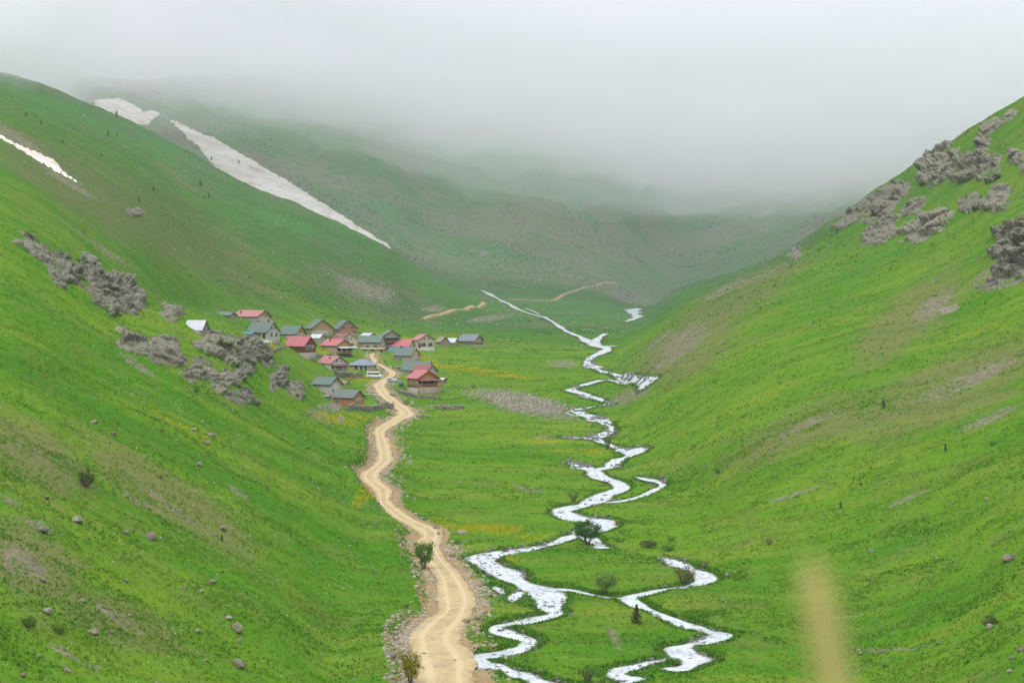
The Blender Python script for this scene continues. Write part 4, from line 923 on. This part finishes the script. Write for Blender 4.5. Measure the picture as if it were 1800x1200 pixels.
def opening(root, face, L, Wd, u, z0, w, h, kind='window', mat='glass', fr='frame'):
    if face == 'g':
        y = -Wd/2+u*Wd; x = L/2
        p = boxes(kind, [(x, x+.04, y-w/2, y+w/2, z0, z0+h)], M[mat], root); t = .11
        b = [(x+.002, x+.09, y-w/2-t, y-w/2, z0-t, z0+h+t), (x+.002, x+.09, y+w/2, y+w/2+t, z0-t, z0+h+t), (x+.002, x+.09, y-w/2, y+w/2, z0+h, z0+h+t), (x+.002, x+.09, y-w/2, y+w/2, z0-t, z0)]
        if kind == 'window': b.append((x+.045, x+.08, y-.04, y+.04, z0, z0+h))
    else:
        x = L/2-u*L; y = -Wd/2
        p = boxes(kind, [(x-w/2, x+w/2, y-.04, y, z0, z0+h)], M[mat], root); t = .11
        b = [(x-w/2-t, x-w/2, y-.09, y-.002, z0-t, z0+h+t), (x+w/2, x+w/2+t, y-.09, y-.002, z0-t, z0+h+t), (x-w/2, x+w/2, y-.09, y-.002, z0+h, z0+h+t), (x-w/2, x+w/2, y-.09, y-.002, z0-t, z0)]
        if kind == 'window': b.append((x-.04, x+.04, y-.08, y-.045, z0, z0+h))
    boxes('frame', b, M[fr], p)
    return p
def house(label, xl, xc, xr, yb, eh, rh, th, wall, roof, base=0, gable=None, wins=(), doors=(), chimney=None, porch=None, hip=False, cat='house', name='house', group='village houses', trim='trim', basemat='stone', over=.5, tall_side=None, z_lift=0., near=0):
    c = at(xc, yb, near=near); s = c.y/F; a = math.radians(th)
    L = (xc-xl)*s/math.cos(a); Wd = (xr-xc)*s/math.sin(a); e = eh*s; rg = rh*s; bz = base*s
    # keep plausible proportions: far end of the ridge line rides higher only through perspective
    ca, sa = math.cos(a), math.sin(a)
    ctr = (c.x-ca*L/2+sa*Wd/2, c.y+sa*L/2+ca*Wd/2)
    root = empty(name, (ctr[0], ctr[1], c.z), label, cat, group, -a)
    hx, hy = L/2, Wd/2
    if bz > 0: boxes('foundation', [(-hx-.06, hx+.06, -hy-.06, hy+.06, -3, bz)], M[basemat], root)
    z0 = bz if bz > 0 else -3.
    if hip:
        boxes('wall', [(-hx, hx, -hy, hy, z0, e)], M[wall], root)
        o = over; k = min(hx, hy)*.9
        V = [(-hx-o, -hy-o, e), (hx+o, -hy-o, e), (hx+o, hy+o, e), (-hx-o, hy+o, e), (-hx+k, 0, rg), (hx-k, 0, rg)]
        bm = bmesh.new(); vs = [bm.verts.new(v) for v in V]
        for f in ((0, 1, 5, 4), (1, 2, 5), (2, 3, 4, 5), (3, 0, 4), (3, 2, 1, 0)): bm.faces.new([vs[i] for i in f])
        me = bpy.data.meshes.new('roof'); bm.to_mesh(me); bm.free(); me.materials.append(M[roof]); ro = bpy.data.objects.new('roof', me); C.objects.link(ro); ro.parent = root
    else:
        if gable:
            boxes('wall', [(-hx, hx, -hy, hy, z0, e)], M[wall], root)
            prism('gable', [(-hy, e), (hy, e), (0, rg)], hx-.2, hx+.012, M[gable], root); prism('gable', [(-hy, e), (hy, e), (0, rg)], -hx, -hx+.2, M[gable], root)
        else:
            prism('wall', [(-hy, z0), (hy, z0), (hy, e), (0, rg), (-hy, e)], -hx, hx, M[wall], root)
        sl = (rg-e)/hy; o = over; t = .16
        zed = e-o*sl
        ro = prism('roof', [(-hy-o, zed+.01), (0, rg+.01), (hy+o, zed+.01), (hy+o, zed+t), (0, rg+t+.03), (-hy-o, zed+t)], -hx-o*.8, hx+o*.8, M[roof], root)
        prism('fascia', [(-hy-o, zed-.12), (0, rg-.12), (hy+o, zed-.12), (hy+o, zed+t-.03), (0, rg+t), (-hy-o, zed+t-.03)], hx+o*.8+.004, hx+o*.8+.06, M[trim], root)
    for (f, u, zz, w, h) in wins: opening(root, f, L, Wd, u, bz+zz, w, h)
    for (f, u, zz, w, h) in doors: opening(root, f, L, Wd, u, bz+zz, w, h, 'door', 'doorwood', 'trim')
    if chimney:
        u, v, h = chimney; cx = hx-u*L; zt = rg-abs(v)*(rg-e)
        ch = boxes('chimney', [(cx-.22, cx+.22, v*hy-.22, v*hy+.22, zt-.3, zt+h)], M['trim'], root)
        boxes('cap', [(cx-.32, cx+.32, v*hy-.32, v*hy+.32, zt+h+.003, zt+h+.12)], M['trim'], ch)
    if porch:
        u0, u1, dep, zf, zt, nposts, pr, wd = porch['u0'], porch['u1'], porch['d'], porch.get('floor', 0.)*s, porch['top']*s, porch['n'], porch['roof'], porch['wood']
        y0, y1 = -hy+u0*Wd, -hy+u1*Wd; x0 = hx+.02; x1 = hx+dep
        slab('porch_roof', [(x0, y0-.3, zt+.55), (x1+.4, y0-.3, zt), (x1+.4, y1+.3, zt), (x0, y1+.3, zt+.55)], .12, M[pr], root)
        if zf > .3:
            boxes('porch_floor', [(x0, x1, y0, y1, zf-.2, zf)], M[wd], root)
            if porch.get('skirt'): boxes('porch_skirt', [(x0, x1-.05, y0+.05, y1-.05, -2.5, zf-.203)], M[porch['skirt']], root)
        for i in range(nposts):
            y = y0+.15+(y1-y0-.3)*i/(nposts-1); boxes('post', [(x1-.2, x1-.03, y-.09, y+.09, zf+.002 if zf > .3 else -1.5, zt-.003)], M[porch.get('post', wd)], root)
        boxes('painted_porch_shade', [(x0, x0+.05, y0+.2, y1-.2, zf+.95, zt-.1)], M['dark'], root)  # dark sheet on the wall: shade under the porch roof put in as colour
        if zf > .3 or porch.get('rail'):
            boxes('railing', [(x1-.16, x1-.08, y0+.2, y1-.2, zf+.85, zf+.95)]+[(x1-.15, x1-.09, y, y+.06, zf+.004, zf+.847) for y in np.arange(y0+.3, y1-.3, .45)], M[wd], root)
    return root
def W2(zs, us, w=1., h=1.2, f='g'): return [(f, u, zs, w, h) for u in us]
house('long red roofed stone house with a pale annex at the top left of the village',406,452,472,571,15,25,28,'stone','pink',0,'wood',W2(1,[.3],.8,.8)+W2(.6,[.3,.62],1,.8,'s'),chimney=(.82,-.5,.9))
house('pale plastered annex leaning on the long red roofed house',449,457,480,570,6,15,55,'cream','cream',0,None,doors=[('g',.6,0,.9,1.9)],cat='annex',name='annex',group=None,over=.15)
house('low green roofed barn half hidden behind the hill at the far left',370,404,412,560,6,11,20,'oldwood','greygreen',0,cat='barn',name='barn')
house('small white roofed stone shed alone on the slope left of the village',324,355,363,586,9,22,22,'stone','zinc',0,None,W2(1.0,[.5],.6,.7),cat='shed',name='shed')
house('grey white house with green roof, attic windows and dark door',430,469,488,598,15,31,33,'render','green',2,None,W2(3.7,[.38,.62],.8,1.1)+W2(1,[.36,.74],1.1,1.5)+W2(1.3,[.88],1.3,1,'s')+W2(1,[.38],1.5,1.4,'s'),[('s',.14,0,1.2,2.2)],chimney=(.8,.15,1.0))
house('green roofed house with orange wooden gable behind the log house',490,521,535,600,14,27,30,'block','green',0,'orange',W2(1.4,[.35,.7],1.4,1.2),chimney=None)
house('wide tan boarded barn with stone ground floor and dark roof',534,549,583,587,11,25,60,'wood','greygreen',6,None,[],cat='barn',name='barn',over=.7)
house('two storey house with red washed gable and green roof',584,595,627,590,13,27,60,'pinkwood','green',4,None,W2(2.1,[.25,.72],1.5,.9)+W2(4.2,[.44,.56],.5,1.1),[('g',.85,-1,1,1.7)],over=.6)
house('dark red log house on a stone basement with red roof',497,535,553,629,22,37,38,'redwood','red',9,None,W2(1.3,[.2,.4,.6,.8],1,1.4)+W2(.9,[.75],1.0,1,'s'),trim='redtrim')
house('tan boarded house with red roof and white porch awning',561,592,616,624,17,27,42,'oldwood','red',0,'orange',[],chimney=(.72,-.35,.9),porch=dict(u0=.02,u1=1.15,d=2.6,floor=4,top=12,n=4,roof='awning',wood='wood',post='frame'),trim='trim')
house('tall cream gabled house squeezed behind the awning house',590,602,626,610,14,24,62,'cream','dullred',0,None,W2(3.2,[.36,.6],.5,1.3)+W2(.6,[.7],.9,1.2),over=.25)
house('green roofed long house with tan boarded veranda',628,668,676,614,13,23,14,'oldwood','green',0,'wood',W2(.9,[.2,.55],1.3,1,'s'),chimney=None)
house('low boarded store under the green roofed long house with white posts',631,674,680,620,6,8,14,'wood','oldwood',0,None,[],[('s',.1,0,1.2,1.3),('s',.45,0,1.2,1.3),('s',.75,0,1.2,1.3)],cat='store',name='store',group=None,over=.3)
house('three storey boarded house with a balcony under its gable',666,674,702,610,20,29,58,'pinkwood','greygreen',4,'wood',W2(4.6,[.4,.6],.5,1.),[],porch=dict(u0=.02,u1=.98,d=1.6,floor=9,top=16,n=5,roof='green',wood='oldwood'),over=.5)
house('cream house with faded red roof and big windows at the upper right',723,736,763,615,18,27,58,'cream','pink',4,None,W2(3.6,[.37,.63],.8,.9)+W2(.6,[.3,.74],2.2,1.6),[('g',.05,0,.9,2)],basemat='render')
house('bright red roofed house above the teal roofed house',684,719,727,618,10,21,18,'wood','red',0,'white',W2(2.5,[.5],.8,.9))
house('teal roofed low house wedged under the bright red roof',682,717,724,624,5,13,18,'block','teal',0,'block',[],cat='shed',name='shed',chimney=(.45,-.35,.6))
house('grey green roofed stone house in the middle of the right row',691,722,737,637,13,25,32,'stone','greygreen',0,'cream',W2(.9,[.6],.9,1.1,'s'),trim='redtrim',chimney=(.8,-.1,.9))
house('green roofed house with a white dish in front of the right row',706,753,760,658,9,22,16,'cream','green',0,'stone',W2(.5,[.4],1,.9,'s'),[('s',.65,0,1,1.8)])
house('dull red roofed house behind the bright red porch house',722,750,768,668,16,26,40,'stone','dullred',0,'block',[],over=.4)
house('red roofed boarded house with deep porch on the right of the road',714,735,769,691,27,39,58,'wood','red',9,'orange',W2(1.1,[.4],1.1,1.2,'s'),porch=dict(u0=.0,u1=1.0,d=2.6,floor=12,top=22,n=4,roof='dullred',wood='brownwood',skirt='oldwood'),basemat='block',trim='redtrim',over=.7)
house('pink roofed white house with purple porch',555,582,608,651,13,24,44,'white','pink',0,None,W2(3.1,[.38,.64],.5,1.1)+W2(.8,[.45,.8],.6,.7,'s'),porch=dict(u0=.0,u1=1.0,d=2.2,floor=0,top=7,n=3,roof='purple',wood='white'),chimney=(.4,-.45,.7))
house('low house with blue grey hipped roof beside the village path',612,647,660,652,10,20,24,'cream','bluegrey',0,None,W2(.5,[.12,.35],1.1,1.4,'s'),[('s',.62,0,1,1.9)],hip=True,over=.9)
house('grey house with green roof and cream gable at the lower left of the village',546,580,599,697,22,33,36,'block','green',0,'cream',W2(4.6,[.42,.6],.5,1.1)+W2(1.6,[.25,.7],.7,.9)+W2(2,[.82],.7,.9,'s'),chimney=None)
house('brown plank shed with grey green roof nearest to the viewer',583,621,638,716,18,29,34,'brownwood','greygreen',0,None,W2(1.3,[.3,.6],.4,1.3)+[('s',.8,1.3,.9,.8)],cat='shed',name='shed')
house('little lean to with flat grey roof joined to the brown plank shed',569,579,583,703,6,8,30,'slate','slate',0,None,[],cat='shed',name='shed',group=None,over=.2)
house('white sheet roofed shed between the barn and the log house',543,562,571,602,8,14,30,'block','zinc',0,None,[],cat='shed',name='shed',over=.3)
house('white tarpaulin covered hay store behind the green veranda house',630,647,662,596,4,10,45,'zinc','zinc',0,None,[],cat='store',name='store',group=None,over=.3)
house('old brown roofed hut left of the pale zinc hut',765,775,789,607,7,14,55,'oldwood','rust',0,None,[],cat='hut',name='hut')
house('low hut with pale zinc roof between the two brown huts',785,799,806,607,6,12,30,'oldwood','zinc',0,None,[],cat='hut',name='hut')
house('grey roofed wooden house at the right end of the village',806,834,849,608,10,20,34,'wood','slate',2,'oldwood',W2(.6,[.3,.6],1,1),over=.7,trim='slate')
house('flat roofed zinc shelter beside the red roofed porch house',766,779,785,674,7,9,32,'oldwood','zinc',0,None,[],cat='shelter',name='shelter',group=None,over=.5)
house('low teal roofed store in front of the grey white house',409,440,452,594,6,10,28,'block','teal',0,None,[],cat='store',name='store',group=None,over=.4)
house('half sunken hut with rusty red roof behind the awning house',583,596,602,604,8,14,40,'wood','dullred',0,None,[],cat='hut',name='hut',over=.3)
house('small ruined stone hut behind the grey house with the cream gable',598,608,614,678,4,8,40,'stone','rust',0,None,[],cat='hut',name='hut',over=.2)

# stone walls, fences, piles
def stone_wall(pts, hpx, label):
    w = [at(*p) for p in pts]; root = empty('stone_wall', w[0], label, 'stone wall', 'dry stone walls round the village'); r = np.random.default_rng(int(pts[0][0]))
    P = []; s = w[0].y/F; h = hpx*s
    for a, b in zip(w[:-1], w[1:]):
        row = hpx < 3; n = int((b-a).length/(.75 if row else .42))+1
        for i in range(n):
            q = a.lerp(b, i/n); z = hz(q.x, q.y)
            for l in range(int(h/.34)+1): P.append((q.x+r.normal()*(.3 if row else .08)-w[0].x, q.y+r.normal()*(.5 if row else .1)-w[0].y, z+.1+l*.34+r.normal()*.03-w[0].z))
    P = np.array(P); o = rocks_mesh('stones', P, (.10+.22*r.random(len(P))**2 if hpx < 3 else .27+.1*r.random(len(P))), r, STONES, None, flat=.75); o.parent = root
for a in [([(612,722),(640,722),(665,721),(692,716)],9,'grey dry stone wall right of the brown plank shed'),([(766,720),(790,720),(817,719)],7,'pale dry stone wall at the edge of the meadow right of the road'),
          ([(588,660),(612,664),(640,666)],10,'terrace wall below the blue grey hipped roof'),([(700,690),(735,700),(775,702)],6,'low stone wall in front of the red roofed porch house'),([(553,628),(575,628),(590,629)],5,'short wall linking the log house and the awning house'),
          ([(662,705),(672,712),(690,722)],5,'crumbling wall along the left of the road below the village'),([(1500,1143),(1545,1147),(1600,1143),(1645,1138)],2.5,'row of stones crossing the meadow at lower right'),([(470,612),(490,616),(500,612)],5,'stone wall under the grey white house')]: stone_wall(*a)
def fence(pts, hpx, label, step=1.6):
    w = [at(*p) for p in pts]; s = w[0].y/F; root = empty('wooden_fence', w[0], label, 'fence', 'rough wooden fences'); h = hpx*s; r = random.Random(int(pts[0][0]))
    for a, b in zip(w[:-1], w[1:]):
        n = max(2, int((b-a).length/step))
        d = (b-a).normalized()
        for i in range(n):
            q = a.lerp(b, i/n); z = hz(q.x, q.y); V = []; Fc = []; tube(V, Fc, (q.x-w[0].x, q.y-w[0].y, z-.3-w[0].z), (q.x-w[0].x+r.uniform(-.1, .1), q.y-w[0].y, z+h*r.uniform(.8, 1.15)-w[0].z), .08, .06, 5)
            mesh_np('post', V, np.array(Fc), M['oldwood'], False, None, root)
        for k in (.35, .75):
            V = []; Fc = []; za, zb = hz(a.x, a.y), hz(b.x, b.y); tube(V, Fc, (a.x-w[0].x, a.y-w[0].y-.09, za+h*k-w[0].z), (b.x-w[0].x, b.y-w[0].y-.09, zb+h*k-w[0].z), .06, .05, 5)
            mesh_np('rail', V, np.array(Fc), M['oldwood'], False, None, root)
fence([(800,607),(825,611),(850,613),(870,614)],6,'grey stick fence below the grey roofed wooden house')
fence([(545,671),(560,676)],4,'short fence left of the grey house with cream gable')
fence([(690,684),(700,686),(712,686)],4,'stick fence between the silver car and the porch house')
def pole(x, y, hpx, label):
    p = at(x, y); h = hpx*p.y/F; root = empty('utility_pole', p, label, 'utility pole', 'wooden poles in the village'); V = []; Fc = []; tube(V, Fc, (0, 0, -.5), (0, 0, h), .12, .09, 7); mesh_np('shaft', V, np.array(Fc), M['oldwood'], True, None, root)
    boxes('crossbar', [(-.6, .6, -.05, .05, h-.5, h-.38)], M['oldwood'], root)
def pile(x, y, wpx, n, label, mat, L=3., name='plank_pile'):
    p = at(x, y); root = empty(name, p, label, 'plank pile'); r = random.Random(int(x)); 
    for i in range(n):
        a = r.uniform(-.5, .5); V = []; Fc = []; k = r.uniform(-.5, .5)*wpx*p.y/F
        tube(V, Fc, (k-L/2*math.cos(a), r.uniform(-.6, .6), .1+.12*(i//4)), (k+L/2*math.cos(a), L*.5*math.sin(a), .25+.16*(i//4)), .09, .09, 4); mesh_np('plank', V, np.array(Fc), M[mat], False, None, root)
fence([(612,702),(640,706),(662,704)],4,'low stick fence behind the brown plank shed')
fence([(676,621),(690,628),(702,640)],4,'stick fence beside the teal roofed house')
fence([(764,612),(785,609),(803,609)],4,'old fence in front of the two brown huts')
pile(612,668,12,9,'stack of firewood poles below the blue grey hipped roof','brownwood',2.6)
pile(545,632,12,9,'stack of poles beside the dark red log house','oldwood',2.6)
pile(778,690,14,10,'heap of planks right of the red roofed porch house','oldwood',3)
pole(540,600,17,'thin pole beside the white sheet roofed shed')
pole(719,668,18,'thin pole left of the dull red roofed house')
pole(640,614,16,'thin pole in front of the green roofed long house')
pile(697,648,16,18,'pile of pale planks under the grey green roofed stone house','oldwood'); pile(812,602,14,10,'heap of grey poles by the huts','oldwood',2.4); pile(650,694,14,8,'scattered pale poles on the left of the road','frame',3.4)

# vehicles
def vehicle(x, y, L, Wd, rz, prof, paint, label, name, cat, wins, wheels, hood=None):
    """prof: (x, z) outline of the body side, x forward"""
    p = at(x, y); root = empty(name, (p.x, p.y, p.z+.02), label, cat, None, rz)
    bm = bmesh.new(); n = len(prof); lay = []
    for yy, k in ((-Wd/2, .93), (-Wd/2+.12, 1), (Wd/2-.12, 1), (Wd/2, .93)):
        lay.append([bm.verts.new((px*(1 if k == 1 else .985), yy*(1 if pz < 1.1 else .9), .75+(pz-.75)*(1 if k == 1 else .96))) for px, pz in prof])
    for a, b in zip(lay[:-1], lay[1:]):
        for i in range(n): bm.faces.new((a[i], a[(i+1) % n], b[(i+1) % n], b[i]))
    bm.faces.new(lay[0][::-1]); bm.faces.new(lay[-1]); bmesh.ops.recalc_face_normals(bm, faces=bm.faces)
    me = bpy.data.meshes.new('body'); bm.to_mesh(me); bm.free(); me.materials.append(paint); o = bpy.data.objects.new('body', me); C.objects.link(o); o.parent = root
    for (a, b, c, d) in wins:
        for sgn in (-1, 1): boxes('window', [(a, b, min(sgn*Wd/2*.93, sgn*(Wd/2*.93+.05)), max(sgn*Wd/2*.93, sgn*(Wd/2*.93+.05)), c, d)], M['glass'], root)
    for wx in wheels:
        for sgn in (-1, 1):
            V = []; Fc = []; tube(V, Fc, (wx, sgn*(Wd/2+.03), .34), (wx, sgn*(Wd/2-.22), .34), .34, .34, 14); o2 = len(V); V += [(wx, sgn*(Wd/2+.03), .34)]; tri = [(i, (i+1) % 14, o2) for i in range(14)]
            tyre = mesh_np('wheel', V, [np.array(Fc), np.array(tri)], M['trim'], False, None, root)
            V = []; Fc = []; tube(V, Fc, (wx, sgn*(Wd/2+.05), .34), (wx, sgn*(Wd/2), .34), .2, .2, 12); o2 = len(V); V += [(wx, sgn*(Wd/2+.05), .34)]
            mesh_np('rim', V, [np.array(Fc), np.array([(i, (i+1) % 12, o2) for i in range(12)])], M['zinc'], False, None, tyre)
    fx = max(q[0] for q in prof)
    for sgn in (-1, 1): boxes('headlight', [(fx-.04, fx+.03, sgn*Wd*.36-.15, sgn*Wd*.36+.15, .72, .92)], M['frame'], root)
    return root
WHITE = plain('white_paint', (.78, .78, .77), (.72, .72, .71), .5, .3); SILVER = plain('silver_paint', (.45, .52, .62), (.40, .47, .57), .5, .3, metal=.3)
vehicle(658,664,5.6,2.0,math.radians(-6),[(-2.8,.4),(2.75,.4),(2.85,.9),(2.3,1.25),(1.7,2.25),(1.3,2.42),(-2.7,2.42),(-2.82,2.1)],WHITE,'white minibus with dark windows parked left of the road','minibus','minibus',[(1.25,2.05,1.3,1.95),(.25,1.15,1.3,1.95),(-1.2,.15,1.35,1.95),(-2.5,-1.35,1.35,1.95)],(1.75,-1.7))
vehicle(690,672,4.3,1.8,math.radians(-38),[(-2.1,.35),(2.1,.35),(2.15,.75),(1.9,.92),(.95,1.05),(.3,1.5),(-1.4,1.52),(-2.0,1.05),(-2.15,.8)],SILVER,'silver blue car parked at the right edge of the road','car','car',[(-.5,.25,1.08,1.4),(-1.35,-.6,1.08,1.4)],(1.3,-1.3))
vehicle(467,604,4.0,1.7,math.radians(10),[(-1.9,.35),(1.95,.35),(2.0,.75),(1.8,.92),(.9,1.05),(.3,1.45),(-1.4,1.47),(-1.85,1.05),(-1.95,.8)],WHITE,'small white car behind the crag at the edge of the village','car','car',[(-.5,.25,1.05,1.36),(-1.3,-.6,1.05,1.36)],(1.2,-1.2))
t_ = empty('water_tank', at(706,681), 'blue grey water tank on a stand beside the porch house', 'water tank')
V = []; Fc = []; tube(V, Fc, (-.9, 0, 1.3), (.9, 0, 1.3), .75, .75, 16); V += [(-.9, 0, 1.3), (.9, 0, 1.3)]; mesh_np('tank', V, [np.array(Fc), np.array([(i, (i+1) % 16, 32) for i in range(16)]+[(16+i, 16+(i+1) % 16, 33) for i in range(16)])], M['blue'], True, None, t_)
for sx in (-.7, .6):
    for sy in (-.5, .4): boxes('leg', [(sx, sx+.1, sy, sy+.1, -.5, .9)], M['trim'], t_)
pole(658,664,17,'thin pole behind the white minibus'); pole(418,580,20,'thin pole above the teal roofed store')

# dry stalk growing right in front of the viewpoint
st = empty('dry_stalk', (.152, .9, under(.9)), 'out of focus yellow dry stalk close to the viewpoint', 'dry stalk')
z0 = under(.9)
def stalkpt(z): k = (z+.125)/(-.055); return (.135+.0105*k-.152, 0., z-z0)
V = []; Fc = []; zz = np.linspace(z0-.1, -.45, 9)
for a, b in zip(zz[:-1], zz[1:]):
    q = lambda z: ((.2-.152)*((z-z0)/(-.45-z0)) if z > z0 else 0, 0, z-z0)
    tube(V, Fc, q(a), q(b), .003, .003, 7)
STRAW = plain('dry_straw', (.46, .40, .12), (.40, .34, .10), 60, .8)
mesh_np('stem', V, np.array(Fc), STRAW, True, None, st)
V = []; Fc = []; zz = np.linspace(-.45, -.122, 24); rr = .0067*np.clip(np.minimum((-.122-zz)/.02+.15, (zz+.45)/.08+.3), .2, 1)
for i in range(23): tube(V, Fc, stalkpt(zz[i]), stalkpt(zz[i+1]), rr[i], rr[i+1], 9)
mesh_np('seed_head', V, np.array(Fc), STRAW, True, None, st)

# ------------------------------------------------------------------ air
def volume(name, v, f, density, color, label, aniso=0.):
    m = bpy.data.materials.new(name); m.use_nodes = True; t = m.node_tree
    t.nodes.remove(t.nodes['Principled BSDF'])
    pv = t.nodes.new('ShaderNodeVolumePrincipled'); pv.inputs['Color'].default_value = (*color, 1); pv.inputs['Density'].default_value = density
    pv.inputs['Anisotropy'].default_value = aniso
    t.links.new(pv.outputs[0], t.nodes['Material Output'].inputs['Volume'])
    o = mesh_np(name, v, f, m); return tag(o, label, None, None, 'stuff')
zlo = float(GZ.min())-1; ztop = float(GZ.max())+20
x0, x1, y0, y1 = -2600, 2600, -60, 3900
bv = [(a, b, c) for c in (zlo, ztop) for b in (y0, y1) for a in (x0, x1)]
bf = [(0, 2, 3, 1), (4, 5, 7, 6), (0, 1, 5, 4), (2, 6, 7, 3), (0, 4, 6, 2), (1, 3, 7, 5)]
volume('haze', bv, np.array(bf), .00006, (.80, .92, 1.0), 'thin pale haze filling the valley air')
# low cloud lying on the mountain: closed mesh with a billowing underside
mist_lo = float(GZ[:, TFAR-60:].min())-2
mv = [(a, b, c) for c in (mist_lo, 235) for b in (980, 3760) for a in (-1580, 1780)]
volume('mist', mv, np.array(bf), .00042, (.86, .94, 1.0), 'blue grey mist standing in the upper valley')
def fog_bank(lift, k):
    nX, nY = 270, 130
    X = np.linspace(-1050-20*k, 1050+20*k, nX); Y = np.linspace(1110+45*k, 2500-10*k, nY)
    XX, YY = np.meshgrid(X, Y, indexing='ij')
    pxx = 900+F*XX/YY
    base = np.interp(pxx, [0, 250, 600, 800, 1000, 1500, 1900], [108, 126, 104, 84, 69, 66, 76])+lift
    base = base+[10, 11, 14, 24][k]*fbm(XX/(90 if k == 3 else 110)+k*3.3, YY/(150 if k == 3 else 230), o=5, k=91+2*k)
    base = base+(7+2*k)*fbm(XX/26+k*9.1, YY/70+k*5.7, o=3, k=191+k)
    base = base+60*sstep(1400+30*k, 1120+45*k, YY)*(1-.85*sstep(260, -20, pxx))
    top = base+74-.5*lift+18*fbm(XX/200, YY/260, o=3, k=92+k)
    v = np.concatenate([np.stack([XX, YY, base], -1).reshape(-1, 3), np.stack([XX, YY, top], -1).reshape(-1, 3)])
    f = grid_faces(nX, nY); n = nX*nY
    side = []
    idx = np.arange(n).reshape(nX, nY)
    for e in (idx[:, 0], idx[-1, :], idx[::-1, -1], idx[0, ::-1]):
        for a, b in zip(e[:-1], e[1:]): side.append((a, b, b+n, a+n))
    return v, np.concatenate([f[:, ::-1], f+n, np.array(side)])
for k, (lift, dens) in enumerate([(-16, .0012), (-6, .0020), (5, .0034), (14, .0070)]):
    v, f = fog_bank(lift, k)
    volume('fog', v, f, dens, (.985, .970, 1.0), ['thin lowest veil of the low cloud', 'lower layer of the low cloud', 'middle of the low cloud on the mountain', 'dense upper part of the low cloud'][k])
